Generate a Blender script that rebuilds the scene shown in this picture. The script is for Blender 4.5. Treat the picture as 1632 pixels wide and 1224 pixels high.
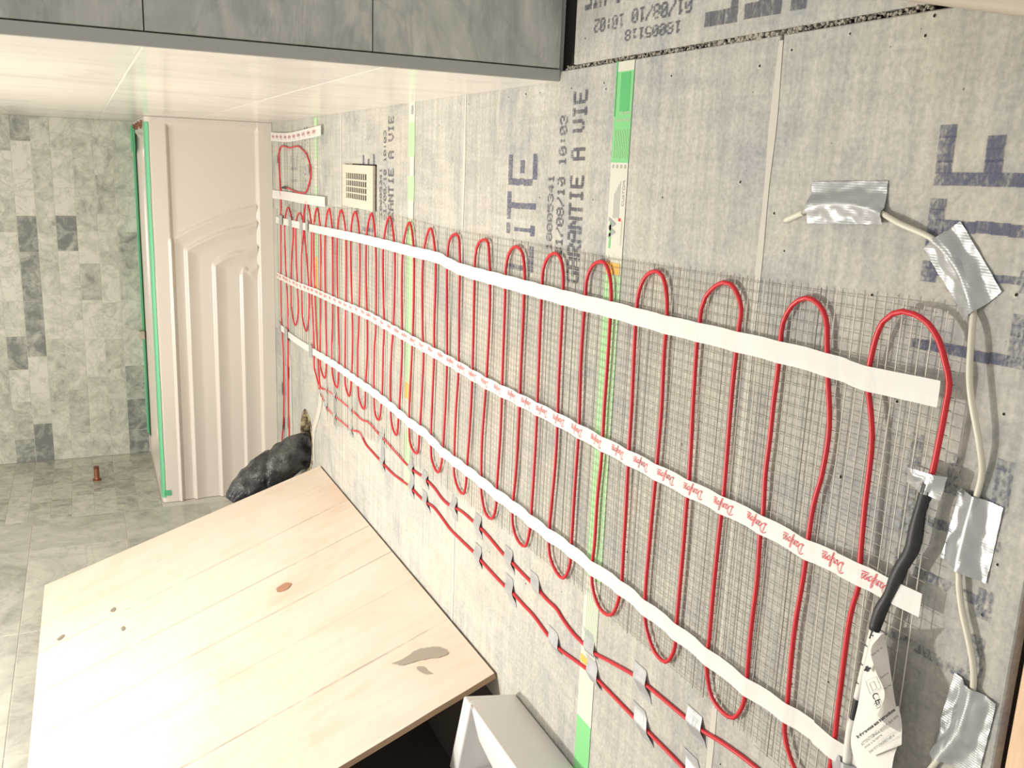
import bpy, bmesh, math, random
from mathutils import Vector, Matrix, noise
random.seed(7)
S = bpy.context.scene
for o in list(bpy.data.objects): bpy.data.objects.remove(o)
COL = S.collection
# ---------------------------------------------------------------- camera
cd = bpy.data.cameras.new('camera'); cam = bpy.data.objects.new('camera', cd); COL.objects.link(cam)
cd.sensor_width = 36.0; cd.lens = 32.45; cd.clip_start = 0.02; cd.clip_end = 50
cam.matrix_world = Matrix(((0.039278, 0.972965, 0.227588, 0.000000), (-0.413997, 0.223141, -0.882505, 0.000000), (-0.909430, -0.059558, 0.411570, 0.670000), (0.000000, 0.000000, 0.000000, 1.000000)))
S.camera = cam
# ---------------------------------------------------------------- light and exposure
W = bpy.data.worlds.new('room_air'); S.world = W; W.use_nodes = True
W.node_tree.nodes['Background'].inputs[0].default_value = (1.0, 0.98, 0.94, 1)
W.node_tree.nodes['Background'].inputs[1].default_value = 0.50
def area(name, loc, target, sx, sy, power, color):
    l = bpy.data.lights.new(name, 'AREA'); l.shape = 'RECTANGLE'; l.size = sx; l.size_y = sy
    l.energy = power; l.color = color
    o = bpy.data.objects.new(name, l); COL.objects.link(o); o.location = loc
    o.rotation_euler = (Vector(target) - Vector(loc)).to_track_quat('-Z', 'Y').to_euler()
    return o
area('vanity_light', (-0.95, 1.75, 1.95), (-0.75, 1.95, 0), 0.13, 0.10, 27, (1.0, 0.955, 0.89))
area('ceiling_light', (-0.6, 2.6, 2.36), (-0.6, 2.6, 0), 0.5, 0.5, 16, (1.0, 0.96, 0.90))
S.view_settings.view_transform = 'Standard'; S.view_settings.look = 'None'
S.view_settings.exposure = 0.55; S.view_settings.gamma = 1.0; S.view_settings.use_curve_mapping = False

# ---------------------------------------------------------------- helpers
def link(name, bm, m, parent=None, smooth=False):
    me = bpy.data.meshes.new(name); bm.to_mesh(me); bm.free()
    if smooth:
        for p in me.polygons: p.use_smooth = True
    return linkme(name, me, m, parent)
def linkme(name, me, m, parent=None):
    o = bpy.data.objects.new(name, me); COL.objects.link(o)
    for k in (m if isinstance(m, (list, tuple)) else [m]): me.materials.append(k)
    if parent: o.parent = parent
    return o
def tag(o, label, cat, group=None):
    o['label'] = label; o['category'] = cat
    if group: o['group'] = group
    return o
def thing(name, label, cat, loc, group=None):
    o = bpy.data.objects.new(name, None); COL.objects.link(o); o.location = loc
    o.empty_display_size = 0.05
    o['origin'] = tuple(loc)
    return tag(o, label, cat, group)
def adopt(parent, child):
    # geometry is written in room coordinates: shift it so that it stays put under its thing
    child.parent = parent
    child.matrix_parent_inverse = Matrix.Translation(-Vector(parent['origin'])) if 'origin' in parent else Matrix.Identity(4)
    return child
def struct(o): o['kind'] = 'structure'; return o
def BM(): return bmesh.new()
def quad(bm, a, b, c, d, mi=0):
    f = bm.faces.new([bm.verts.new(p) for p in (a, b, c, d)]); f.material_index = mi; return f
def box(bm, lo, hi, mi=0, M=None):
    (x0, y0, z0), (x1, y1, z1) = lo, hi
    P = [(x0,y0,z0),(x1,y0,z0),(x1,y1,z0),(x0,y1,z0),(x0,y0,z1),(x1,y0,z1),(x1,y1,z1),(x0,y1,z1)]
    v = [bm.verts.new(M @ Vector(p) if M else p) for p in P]
    for q in ((0,3,2,1),(4,5,6,7),(0,1,5,4),(1,2,6,5),(2,3,7,6),(3,0,4,7)):
        f = bm.faces.new([v[i] for i in q]); f.material_index = mi
    return v
def bevel(bm, w, seg=2):
    bmesh.ops.bevel(bm, geom=list(bm.edges), offset=w, segments=seg, affect='EDGES', profile=0.5)
def spline(P, step=0.01):
    P = [Vector(p) for p in P]; out = []
    Q = [P[0]*2 - P[1]] + P + [P[-1]*2 - P[-2]]
    for i in range(1, len(Q) - 2):
        a, b, c, d = Q[i-1], Q[i], Q[i+1], Q[i+2]
        # centripetal Catmull-Rom
        t0 = 0; t1 = t0 + max((b-a).length, 1e-5)**.5; t2 = t1 + max((c-b).length, 1e-5)**.5; t3 = t2 + max((d-c).length, 1e-5)**.5
        n = max(1, int((c-b).length/step))
        for k in range(n):
            t = t1 + (t2-t1)*k/n
            A1 = a*((t1-t)/(t1-t0)) + b*((t-t0)/(t1-t0)); A2 = b*((t2-t)/(t2-t1)) + c*((t-t1)/(t2-t1)); A3 = c*((t3-t)/(t3-t2)) + d*((t-t2)/(t3-t2))
            B1 = A1*((t2-t)/(t2-t0)) + A2*((t-t0)/(t2-t0)); B2 = A2*((t3-t)/(t3-t1)) + A3*((t-t1)/(t3-t1))
            out.append(B1*((t2-t)/(t2-t1)) + B2*((t-t1)/(t2-t1)))
    out.append(P[-1]); return out
def tube(bm, P, r, n=8, cap=True, mi=0):
    rings = []; P = [Vector(p) for p in P]
    up = Vector((0, 0, 1))
    for i, p in enumerate(P):
        t = (P[min(i+1, len(P)-1)] - P[max(i-1, 0)])
        t = t.normalized() if t.length > 1e-9 else Vector((1, 0, 0))
        s = t.cross(up)
        if s.length < 1e-3: s = Vector((1, 0, 0))
        s.normalize(); u = s.cross(t).normalized()
        rr = r(i/(len(P)-1)) if callable(r) else r
        rings.append([bm.verts.new(p + (s*math.cos(a) + u*math.sin(a))*rr) for a in (2*math.pi*k/n for k in range(n))])
    for a, b in zip(rings, rings[1:]):
        for k in range(n):
            f = bm.faces.new((a[k], a[(k+1) % n], b[(k+1) % n], b[k])); f.smooth = True; f.material_index = mi
    if cap: bm.faces.new(rings[0]).material_index = mi; bm.faces.new(rings[-1][::-1]).material_index = mi
def nz(x, y, z=0): return noise.noise(Vector((x, y, z)))
def text_mesh(s, size, width=1.0, bold=0.0):
    c = bpy.data.curves.new('lettering', 'FONT'); c.body = s; c.size = size; c.offset = bold; c.resolution_u = 3
    o = bpy.data.objects.new('lettering', c); COL.objects.link(o)
    dg = bpy.context.evaluated_depsgraph_get(); me = bpy.data.meshes.new_from_object(o.evaluated_get(dg))
    bpy.data.objects.remove(o); bpy.data.curves.remove(c)
    me.transform(Matrix.Diagonal((width, 1, 1, 1))); return me
def text_into(bm, s, size, M, fit=None, bold=0.0, mi=0):
    """flat lettering; fit = wanted length"""
    me = text_mesh(s, size, 1.0, bold)
    xs = [v.co.x for v in me.vertices]
    if not xs: return
    if fit: me.transform(Matrix.Translation((0, 0, 0)) @ Matrix.Diagonal((fit/(max(xs)-min(xs)), 1, 1, 1)) @ Matrix.Translation((-min(xs), 0, 0)))
    me.transform(M)
    n0 = len(bm.faces); bm.from_mesh(me); bpy.data.meshes.remove(me)
    bm.faces.ensure_lookup_table()
    for f in bm.faces[n0:]: f.material_index = mi

# ---------------------------------------------------------------- materials
def mat(name, col, rough=0.6, metal=0.0, spec=0.5):
    m = bpy.data.materials.new(name); m.use_nodes = True; b = m.node_tree.nodes['Principled BSDF']
    b.inputs['Base Color'].default_value = (*col, 1); b.inputs['Roughness'].default_value = rough
    b.inputs['Metallic'].default_value = metal; b.inputs['Specular IOR Level'].default_value = spec
    return m
class NT:
    def __init__(s, m): s.m = m; s.t = m.node_tree; s.b = s.t.nodes['Principled BSDF']
    def n(s, typ, **k):
        x = s.t.nodes.new(typ)
        for a, v in k.items():
            if a.startswith('i_'):
                key = a[2:]; x.inputs[int(key) if key.isdigit() else key].default_value = v
            else: setattr(x, a, v)
        return x
    def l(s, a, b): s.t.links.new(a, b)
    def pos(s, scale=(1, 1, 1), kind='world', loc=None):
        if kind == 'world': src = s.n('ShaderNodeNewGeometry').outputs['Position']
        else: src = s.n('ShaderNodeTexCoord').outputs['Object']
        mp = s.n('ShaderNodeMapping'); mp.inputs['Scale'].default_value = scale; s.l(src, mp.inputs['Vector'])
        if loc is not None: s.l(loc, mp.inputs['Location'])
        return mp.outputs[0]
    def noise(s, vec, sc, det=4, rough=.55, dist=0):
        x = s.n('ShaderNodeTexNoise'); x.inputs['Scale'].default_value = sc; x.inputs['Detail'].default_value = det
        x.inputs['Roughness'].default_value = rough; x.inputs['Distortion'].default_value = dist; s.l(vec, x.inputs['Vector']); return x.outputs['Fac']
    def ramp(s, fac, stops):
        r = s.n('ShaderNodeValToRGB'); e = r.color_ramp.elements
        while len(e) < len(stops): e.new(0.5)
        for k, (p, c) in enumerate(stops): e[k].position = p; e[k].color = (*c, 1) if len(c) == 3 else c
        s.l(fac, r.inputs[0]); return r.outputs[0]
    def mix(s, fac, a, b, mode='MIX'):
        x = s.n('ShaderNodeMix', data_type='RGBA', blend_type=mode)
        for sock, v in ((x.inputs[0], fac), (x.inputs[6], a), (x.inputs[7], b)):
            if hasattr(v, 'is_linked') or hasattr(v, 'node'): s.l(v, sock)
            else: sock.default_value = v if isinstance(v, (int, float)) else (*v, 1)
        return x.outputs[2]
    def math(s, op, a, b=0.0):
        x = s.n('ShaderNodeMath', operation=op)
        for sock, v in ((x.inputs[0], a), (x.inputs[1], b)):
            if hasattr(v, 'node'): s.l(v, sock)
            else: sock.default_value = v
        return x.outputs[0]
    def bump(s, h, strength=.3, dist=.002):
        x = s.n('ShaderNodeBump'); x.inputs['Strength'].default_value = strength; x.inputs['Distance'].default_value = dist
        s.l(h, x.inputs['Height']); s.l(x.outputs[0], s.b.inputs['Normal'])
    def col(s, c): s.l(c, s.b.inputs['Base Color'])

def cement_mat():
    m = mat('cement_board_grey', (.5,.48,.43), .75, 0, .3); t = NT(m)
    p = t.pos()
    a = t.noise(p, 2.6, 6, .6, .3); b = t.noise(t.pos((5, 70, 5)), 1.0, 5, .65); c = t.noise(p, 170, 3, .6); d = t.noise(t.pos((60, 7, 5)), 1.0, 4, .6)
    base = t.ramp(a, [(.3, (.29,.285,.27)), (.5, (.40,.39,.36)), (.72, (.52,.50,.445))])
    base = t.mix(.55, base, t.ramp(b, [(.32, (.30,.30,.295)), (.5, (.46,.45,.415)), (.68, (.60,.58,.53))]), 'MIX')
    base = t.mix(.2, base, t.ramp(d, [(.35, (.31,.305,.285)), (.65, (.62,.60,.55))]), 'MIX')
    sm = t.ramp(t.noise(p, 5.5, 8, .78, .6), [(.50, (0,0,0)), (.66, (.75,.75,.75))])
    base = t.mix(sm, base, (.27,.285,.31))
    wm = t.ramp(t.noise(t.pos((1,1,1)), 2.1, 5, .7, .8), [(.52, (0,0,0)), (.70, (.5,.5,.5))])
    base = t.mix(wm, base, (.58,.52,.41))
    base = t.mix(.22, base, t.ramp(c, [(.36, (.30,.29,.27)), (.5, (.56,.54,.48)), (.66, (.82,.80,.74))]), 'OVERLAY')
    pits = t.ramp(t.noise(p, 95, 2, .5), [(.21, (0,0,0)), (.25, (1,1,1))])
    base = t.mix(pits, (.16,.15,.14), base)
    t.col(base); t.bump(t.math('ADD', c, b), .2, .0006); return m
def marble_mat(name, cols, rough, spec, sc=3.0, stretch=(1,1,1)):
    m = mat(name, cols[1], rough, 0, spec); t = NT(m)
    oi = t.n('ShaderNodeObjectInfo'); at = t.n('ShaderNodeAttribute', attribute_type='OBJECT', attribute_name='tone')
    cx = t.n('ShaderNodeCombineXYZ'); t.l(t.math('MULTIPLY', oi.outputs['Random'], 37.0), cx.inputs[0]); t.l(t.math('MULTIPLY', oi.outputs['Random'], 91.0), cx.inputs[1]); t.l(t.math('MULTIPLY', oi.outputs['Random'], 17.0), cx.inputs[2])
    p = t.pos(stretch, 'world', cx.outputs[0])
    n1 = t.noise(p, sc*3, 7, .62, 1.6); n2 = t.noise(p, sc*9, 5, .6, 1.2)
    v = t.math('ADD', t.math('MULTIPLY', n1, .75), t.math('MULTIPLY', n2, .25))
    v = t.math('ADD', v, t.math('MULTIPLY', t.math('SUBTRACT', at.outputs['Fac'], .5), .42))
    c = t.ramp(v, [(.25, cols[0]), (.45, cols[1]), (.62, cols[2])])
    vein = t.ramp(t.math('ABSOLUTE', t.math('SUBTRACT', t.noise(p, sc*1.7, 5, .6, 2.2), .5)), [(0, (.8,.8,.8)), (.025, (0,0,0))])
    c = t.mix(t.math('MULTIPLY', vein, .35), c, cols[0])
    t.col(c); return m
def print_mat(name, col, thr=(.42, .55), sc=140):
    m = mat(name, col, .8, 0, .2); t = NT(m)
    nfac = t.noise(t.pos((1, 2.2, 1)), sc, 3, .7); big = t.noise(t.pos((3, 20, 3)), 2.0, 3, .6)
    a = t.ramp(t.math('ADD', t.math('MULTIPLY', nfac, .6), t.math('MULTIPLY', big, .4)), [(thr[0], (0,0,0)), (thr[1], (1,1,1))])
    t.l(t.math('MULTIPLY', a, .72), t.b.inputs['Alpha']); return m
M = {}
M['cement'] = cement_mat()
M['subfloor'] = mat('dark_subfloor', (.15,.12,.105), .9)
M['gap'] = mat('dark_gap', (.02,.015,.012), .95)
M['thinset'] = mat('pale_thinset', (.56,.535,.475), .85)
M['grit'] = mat('grit', (.40,.37,.31), .9)
M['mosaic'] = marble_mat('mosaic_marble', ((.19,.20,.185), (.47,.475,.42), (.64,.635,.56)), .32, .45, 3.6)
M['bigtile'] = marble_mat('large_marble_tile', ((.29,.295,.265), (.50,.50,.45), (.63,.625,.555)), .22, .5, 1.4)
M['whitetile'] = marble_mat('polished_pale_marble', ((.50,.495,.455), (.68,.655,.60), (.80,.77,.70)), .2, .5, 1.0, (1,1,.35))
M['greytile'] = marble_mat('matt_grey_marble', ((.29,.295,.27), (.47,.475,.435), (.68,.67,.61)), .5, .3, 2.6, (.5,1,1.3))
M['grout'] = mat('pale_grout', (.62,.61,.55), .8)
M['trimmetal'] = mat('satin_edge_trim', (.44,.44,.41), .45, .0)
M['plaster'] = mat('painted_plaster', (.72,.69,.62), .7)
M['ceiling'] = mat('ceiling_paint', (.8,.78,.72), .8)
M['tub'] = mat('tub_acrylic', (.66,.61,.545), .22, 0, .5)
M['green'] = mat('green_masking_tape', (.14,.50,.27), .55)
M['greend'] = mat('green_masking_tape_dark', (.10,.42,.21), .6)
M['rust'] = mat('rust_brown', (.22,.10,.06), .8)
M['beige'] = mat('beige_paint', (.47,.43,.35), .6)
M['red'] = mat('red_cable_jacket', (.60,.018,.03), .38, 0, .5)
M['strand'] = mat('glass_fibre_strand', (.82,.80,.70), .5)
M['strand_dark'] = mat('shaded_strand', (.36,.335,.28), .6)  # darker strands carry the mesh's shadow lines in their colour
M['black'] = mat('black_rubber', (.025,.026,.028), .5)
M['white_pvc'] = mat('white_sleeve', (.78,.76,.70), .4)
M['sensor'] = mat('cream_sensor_tube', (.70,.67,.56), .4)
M['paper'] = mat('white_paper_label', (.80,.78,.73), .6)
M['ink'] = mat('black_ink', (.03,.03,.03), .7)
M['redink'] = mat('red_ink', (.75,.03,.06), .6)
M['plastic'] = mat('white_plastic', (.74,.73,.71), .25, 0, .5)
M['register'] = mat('register_enamel', (.62,.57,.47), .4)
M['lbl_green'] = mat('label_green', (.20,.55,.22), .7)
M['lbl_dkgreen'] = mat('label_dark_green', (.10,.45,.15), .7)
M['lbl_pale'] = mat('label_pale_green', (.42,.68,.36), .75)
M['lbl_white'] = mat('label_white', (.62,.61,.52), .7)
M['lbl_orange'] = mat('label_orange', (.80,.45,.08), .7)
M['lbl_grey'] = mat('label_grey_ink', (.33,.34,.33), .7)
M['ink_grey'] = print_mat('worn_grey_print', (.14,.14,.165), (.36, .52))
M['ink_blue'] = print_mat('worn_blue_print', (.12,.13,.21), (.36, .54), 190)
M['ink_faint'] = print_mat('faint_blue_print', (.16,.17,.23), (.46, .60), 150)
M['edgewood'] = mat('raw_board_edge', (.42,.29,.18), .85)
# silver cloth tape
m = mat('silver_cloth_tape', (.42,.425,.43), .36, .3, .5); t = NT(m)
w = t.n('ShaderNodeTexWave'); w.inputs['Scale'].default_value = 150; w.inputs['Distortion'].default_value = 1.5; t.l(t.pos((.9,.35,1)), w.inputs['Vector'])
t.bump(t.math('ADD', w.outputs['Fac'], t.noise(t.pos(), 60, 3)), .12, .0005); M['silver'] = m
# mat fixing strip: thin white cloth that lets a little of what lies below through
m = mat('white_fixing_strip', (.86,.845,.80), .5); t = NT(m)
tr = t.n('ShaderNodeBsdfTransparent'); mx = t.n('ShaderNodeMixShader'); mx.inputs[0].default_value = .2
out = m.node_tree.nodes['Material Output']; t.l(t.b.outputs[0], mx.inputs[1]); t.l(tr.outputs[0], mx.inputs[2]); t.l(mx.outputs[0], out.inputs['Surface'])
M['strip'] = m
# leaning board
m = mat('pale_plywood', (.80,.69,.55), .6, 0, .25); t = NT(m)
p = t.pos(); base = t.ramp(t.noise(p, 3.5, 6, .6, .6), [(.30, (.66,.50,.38)), (.45, (.72,.61,.50)), (.7, (.76,.69,.59))])
base = t.mix(.25, base, t.ramp(t.noise(t.pos((4, 45, 4)), 1, 4, .6), [(.35, (.64,.54,.44)), (.6, (.77,.70,.61))]))
sep = t.n('ShaderNodeSeparateXYZ'); t.l(p, sep.inputs[0])
yy = t.math('ADD', sep.outputs[1], t.math('MULTIPLY', t.noise(t.pos(), 5, 2), .006))
ln = None
for y0, st in ((1.703, 1), (2.112, .8), (2.314, .8), (2.545, .7), (1.93, .4)):
    d = t.ramp(t.math('ABSOLUTE', t.math('SUBTRACT', yy, y0)), [(0, (st, st, st)), (.0045, (0,0,0))])
    ln = d if ln is None else t.math('MAXIMUM', ln, d)
ln = t.math('MULTIPLY', ln, t.ramp(t.noise(t.pos((6,6,6)), 2, 4, .7), [(.32, (.15,.15,.15)), (.55, (1,1,1))]))
base = t.mix(t.math('MULTIPLY', ln, .85), base, (.25,.235,.21))
sp = t.ramp(t.noise(p, 48, 3, .6), [(.66, (0,0,0)), (.74, (1,1,1))])
base = t.mix(t.math('MULTIPLY', sp, .3), base, (.45,.33,.24))
t.col(base); M['ply'] = m
# hardwood of the next room
m = mat('oak_floor', (.62,.40,.22), .4); t = NT(m)
t.col(t.ramp(t.noise(t.pos((2, 24, 2)), 2.2, 5, .6, .5), [(.3, (.60,.36,.22)), (.55, (.78,.55,.34)), (.75, (.86,.66,.44))])); M['oak'] = m
# black plastic wrap
m = mat('black_plastic_wrap', (.035,.036,.040), .38, 0, .5); t = NT(m)
t.col(t.ramp(t.noise(t.pos(), 14, 6, .7), [(.42, (.022,.022,.026)), (.62, (.09,.09,.085))])); t.bump(t.noise(t.pos(), 30, 4, .6, .5), .8, .01); M['wrap'] = m

# ================================================================ THE SETTING
XR, XL, YA, YB = 0.131, -1.342, 3.685, 4.385
bm = BM(); box(bm, (XL, -0.6, -0.06), (1.2, YB, -0.030))
floor = struct(link('floor', bm, M['subfloor']))
HOLE = (-0.962, 3.128, 0.108)
def board(x0, x1, y0, y1, hole=None):
    bm = BM()
    if not hole:
        box(bm, (x0, y0, -0.0125), (x1, y1, 0.0)); bevel(bm, .0012, 1)
    else:
        outer = [bm.verts.new((x, y, 0)) for x, y in ((x0,y0),(x1,y0),(x1,y1),(x0,y1))]
        ring = [bm.verts.new((hole[0]+hole[2]*(1+.04*math.sin(5*a))*math.cos(a), hole[1]+hole[2]*.95*math.sin(a), 0)) for a in (2*math.pi*k/40 for k in range(40))]
        ed = [bm.edges.new((outer[i], outer[(i+1) % 4])) for i in range(4)] + [bm.edges.new((ring[i], ring[(i+1) % 40])) for i in range(40)]
        bmesh.ops.triangle_fill(bm, edges=ed, use_beauty=True)
        r = bmesh.ops.extrude_face_region(bm, geom=list(bm.faces))
        for v in [g for g in r['geom'] if isinstance(g, bmesh.types.BMVert)]: v.co.z = -.0125
        bmesh.ops.recalc_face_normals(bm, faces=bm.faces)
    return link('cement_board', bm, M['cement'], floor)
G = .0022
b1 = board(-1.0, .1455, .448, .809-G); b2 = board(-1.0, .1455, .809+G, 1.693-G); b3 = board(-1.0, .1455, 1.693+G, 2.634-G)
b4 = board(XL, .1455, 2.634+G, 3.55-G, HOLE); b5 = board(XL, .1455, 3.55+G, YA, None)
b6 = board(.1515, 1.15, .36, 1.267); b7 = board(.1515, 1.15, -.5, .354)
# filled joints between the boards
bm = BM()
for y in (.809, 1.693, 2.634, 3.55):
    n = 60
    for k in range(n):
        xa, xb = -1.0 + 1.14*k/n, -1.0 + 1.14*(k+1)/n
        wa, wb = .0046*(1+.8*nz(xa*9, y)), .0046*(1+.8*nz(xb*9, y))
        if y > 3: wa *= .8; wb *= .8
        quad(bm, (xa, y-wa, .0006), (xb, y-wb, .0006), (xb, y+wb, .0006), (xa, y+wa, .0006))
link('joint_filler', bm, M['thinset'], floor, True)
# crumbs of mortar in the long open joint
bm = BM()
for k in range(700):
    y = random.uniform(.62, 1.30); x = .1485 + random.gauss(0, .0018); s = random.uniform(.0005, .0014)*(1.6 if .78 < y < .95 else 1)
    R = Matrix.Translation((x, y, -.007 + random.uniform(0, .006))) @ Matrix.Rotation(random.uniform(0, 3), 4, (random.random(), random.random(), 1))
    box(bm, (-s, -s, -s), (s, s, s*.8), M=R)
o = link('mortar_crumbs', bm, M['grit'], floor); o['kind'] = 'stuff'
# dark slot floor below the partition
bm = BM(); box(bm, (.12, 1.262, -.030), (1.15, 1.33, -.012)); link('slot_bottom', bm, M['gap'], floor)
# screws and pits in the boards
def pits(parent, pts):
    bm = BM()
    for x, y, r in pts:
        ring = []
        for k in range(9):
            a = 2*math.pi*k/9; q = r*(1+.3*random.random())
            ring.append(bm.verts.new((x+q*math.cos(a), y+q*math.sin(a), .0004)))
        bm.faces.new(ring)
        ring = [bm.verts.new((x+r*1.9*math.cos(a)-r*.4, y+r*1.9*math.sin(a)+r*.5, .0003)) for a in (2*math.pi*k/9 for k in range(9))]
        bm.faces.new(ring).material_index = 1
    o = link('screw_holes', bm, [M['gap'], M['thinset']], parent); o['kind'] = 'stuff'
PT = [(0.1204,1.1734,0),(0.1117,1.1671,0),(0.1172,0.8404,0),(0.1287,0.7918,0),(0.1183,1.0082,0),(0.1361,0.712,0),(0.1405,0.6149,0),(0.1251,0.6221,0),(0.1184,1.2695,0),(0.1177,1.3749,0),(0.1169,1.4958,0),(0.1186,1.4285,0),(-0.0036,1.5526,0),(-0.0446,1.3602,0),(-0.0378,1.3163,0),(-0.0396,1.186,0),(-0.029,1.0074,0),(-0.036,0.7931,0),(-0.1786,0.4904,0),(-0.3512,0.4795,0),(-0.5028,0.6364,0),(0.1164,1.7209,0),(0.1135,1.6787,0),(-0.0738,0.7713,0),(0.0785,1.8371,0),(-0.0486,1.895,0),(0.1232,2.4181,0),(0.1218,2.2498,0),(0.1295,2.0876,0),(-0.185,1.802,0),(-0.0051,0.8549,0),(-0.1027,0.6443,0),(-0.0822,0.4967,0),(-0.3031,0.4737,0),(-0.5208,1.0289,0),(-0.1948,0.5983,0),(-0.5335,0.6866,0),(-0.7008,0.7887,0),(-0.2861,0.6545,0),(-0.7107,1.3457,0),(-0.7184,1.5083,0)]
for bd, lo, hi in ((b1, .45, .8), (b2, .82, 1.68), (b3, 1.7, 2.62), (b4, 2.64, 3.5)):
    pits(bd, [(p[0], p[1], .0009 + .0006*random.random()) for p in PT if lo < p[1] < hi])
pits(b6, [(.185, 1.235, .0012)])

# --- stamped print on the boards: ink-jet characters made of small blocks
GLYPH = {'A':'01110 10001 10001 11111 10001 10001 10001','D':'11110 10001 10001 10001 10001 10001 11110','E':'11111 10000 10000 11110 10000 10000 11111','G':'01111 10000 10000 10011 10001 10001 01111','I':'01110 00100 00100 00100 00100 00100 01110','L':'10000 10000 10000 10000 10000 10000 11111','N':'10001 11001 10101 10101 10011 10001 10001','R':'11110 10001 10001 11110 10100 10010 10001','T':'11111 00100 00100 00100 00100 00100 00100','V':'10001 10001 10001 10001 10001 01010 00100',
 '0':'01110 10001 10011 10101 11001 10001 01110','1':'00100 01100 00100 00100 00100 00100 01110','2':'01110 10001 00001 00110 01000 10000 11111','3':'01110 10001 00001 00110 00001 10001 01110','4':'00010 00110 01010 10010 11111 00010 00010','5':'11111 10000 11110 00001 00001 10001 01110','8':'01110 10001 10001 01110 10001 10001 01110','/':'00001 00001 00010 00100 01000 10000 10000',':':'00000 00100 00100 00000 00100 00100 00000',' ':'00000 '*7}
def dots(bm, text, org, ex, ey, pitch, h, gap=.12, z=.0007):
    """org = lower left of the first character; ex, ey = directions of reading and of the letters' top"""
    ex = Vector((*ex, 0)); ey = Vector((*ey, 0)); o = Vector((org[0], org[1], z)); cw = pitch*.84/5; chh = h/7
    for n, ch in enumerate(text):
        for r, row in enumerate(GLYPH[ch].split()):
            for c, b in enumerate(row):
                if b == '1' and random.random() > .03:
                    p = o + ex*(n*pitch + c*cw) + ey*((6-r)*chh) + Vector((0,0,.00002*((r*5+c) % 7))); g = gap; bo = .28 if gap else .04
                    jx = cw*.18*(random.random()-.5)
                    quad(bm, p+ex*(cw*(-bo)+jx)+ey*(chh*(g-bo*.6)), p+ex*(cw*(1+bo)+jx)+ey*(chh*(g-bo*.6)), p+ex*(cw*(1+bo)+jx)+ey*(chh*(1-g*.2+bo*.6)), p+ex*(cw*(-bo)+jx)+ey*(chh*(1-g*.2+bo*.6)))
    for f in bm.faces:
        f.normal_update()
        if f.normal.z < 0: f.normal_flip()
def stamps(dy, dx, board_, small=True, big=True):
    e1, e2 = (1, .02), (-.02, 1)
    if small:
        bm = BM()
        dots(bm, 'GARANTIE A VIE', (-.165+dx, 1.213+dy), e1, e2, .0201, .042, .05)
        dots(bm, '01/08/10 10:03', (-.130+dx, 1.272+dy), e1, e2, .0152, .024)
        dots(bm, '18005341', (-.125+dx, 1.309+dy), e1, e2, .0150, .019)
        link('stamped_print', bm, M['ink_grey'], board_)
    if big:
        bm = BM(); x = -.168
        for ch, w, in (('L', .052), ('I', .035), ('T', .055), ('E', .06)):
            dots(bm, ch, (x+dx, 1.372+dy), e1, e2, w, .112, 0); x += w + (.002 if ch != 'I' else -.004)
        link('stamped_print', bm, M['ink_blue'], board_)
stamps(0, 0, b2); stamps(.925, -.005, b3); stamps(1.85, -.01, b4)
stamps(-.893, .028, b1, small=False)
bm = BM()
dots(bm, 'LITE', (-.415, .470), (1, .02), (-.02, 1), .052, .105, 0)
link('stamped_print', bm, M['ink_faint'], b1)
bm = BM(); e1, e2 = (.02, 1), (-1, .02)
dots(bm, '18005118', (.1815, .995), e1, e2, .0165, .014)
dots(bm, '01/08/10', (.206, .975), e1, e2, .0172, .018); dots(bm, '10:02', (.206, 1.130), e1, e2, .0165, .018)
dots(bm, 'GARANTIE A VIE', (.258, .955), e1, e2, .0205, .040, .05)
link('stamped_print', bm, M['ink_grey'], b6)
bm = BM(); y = .705
for ch, w in (('L', .06), ('I', .045), ('T', .07), ('E', .07)):
    dots(bm, ch, (.275, y), e1, e2, w, .108, 0); y += w+.002
link('stamped_print', bm, M['ink_grey'], b6)

# --- printed label strips stuck across three boards
def label_strip(parent, yc, w, segs, tiny=True, xoff=0, z=.0009):
    root = None
    bm = BM(); mats = [M['lbl_green'], M['lbl_dkgreen'], M['lbl_pale'], M['lbl_white'], M['lbl_orange'], M['lbl_grey']]
    for xa, xb, mi in segs:
        n = 6
        for k in range(n):
            u0, u1 = xa+(xb-xa)*k/n, xa+(xb-xa)*(k+1)/n
            j0, j1 = .0006*nz(u0*60, yc), .0006*nz(u1*60, yc)
            quad(bm, (u0, yc-w/2+j0, z), (u1, yc-w/2+j1, z), (u1, yc+w/2+j1, z), (u0, yc+w/2+j0, z), mi)
    for f in bm.faces: 
        if f.normal.z < 0: f.normal_flip()
    return link('label_strip', bm, mats, parent), mats
ls, mats = label_strip(b2, 1.117, .045, [(.145,.132,3),(.132,.074,0),(.074,.013,0),(.013,-.109,3),(-.109,-.14,3),(-.14,-.60,2),(-.60,-.842,3),(-.842,-.99,0)])
bm = BM(); Z = .0014
def r2(xa, xb, ya, yb, mi, z=Z): quad(bm, (xb, ya, z), (xa, ya, z), (xa, yb, z), (xb, yb, z), mi)
r2(.146, .074, 1.1365, 1.1395, 1); r2(.13, .08, 1.102, 1.126, 1, Z-.0002)
text_into(bm, 'INSTALLATION', .006, Matrix.Translation((.071, 1.097, Z)) @ Matrix.Rotation(math.pi/2, 4, 'Z'), fit=.036, mi=3)
text_into(bm, 'BOARD TILE', .006, Matrix.Translation((.080, 1.097, Z)) @ Matrix.Rotation(math.pi/2, 4, 'Z'), fit=.026, mi=3)
for k in range(9): r2(.058-.003*random.random(), .018, 1.098+.0044*k, 1.0992+.0044*k, 2)
for k in range(4): text_into(bm, 'o', .010, Matrix.Translation((.005, 1.099+.0105*k, Z)), mi=5)
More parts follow.
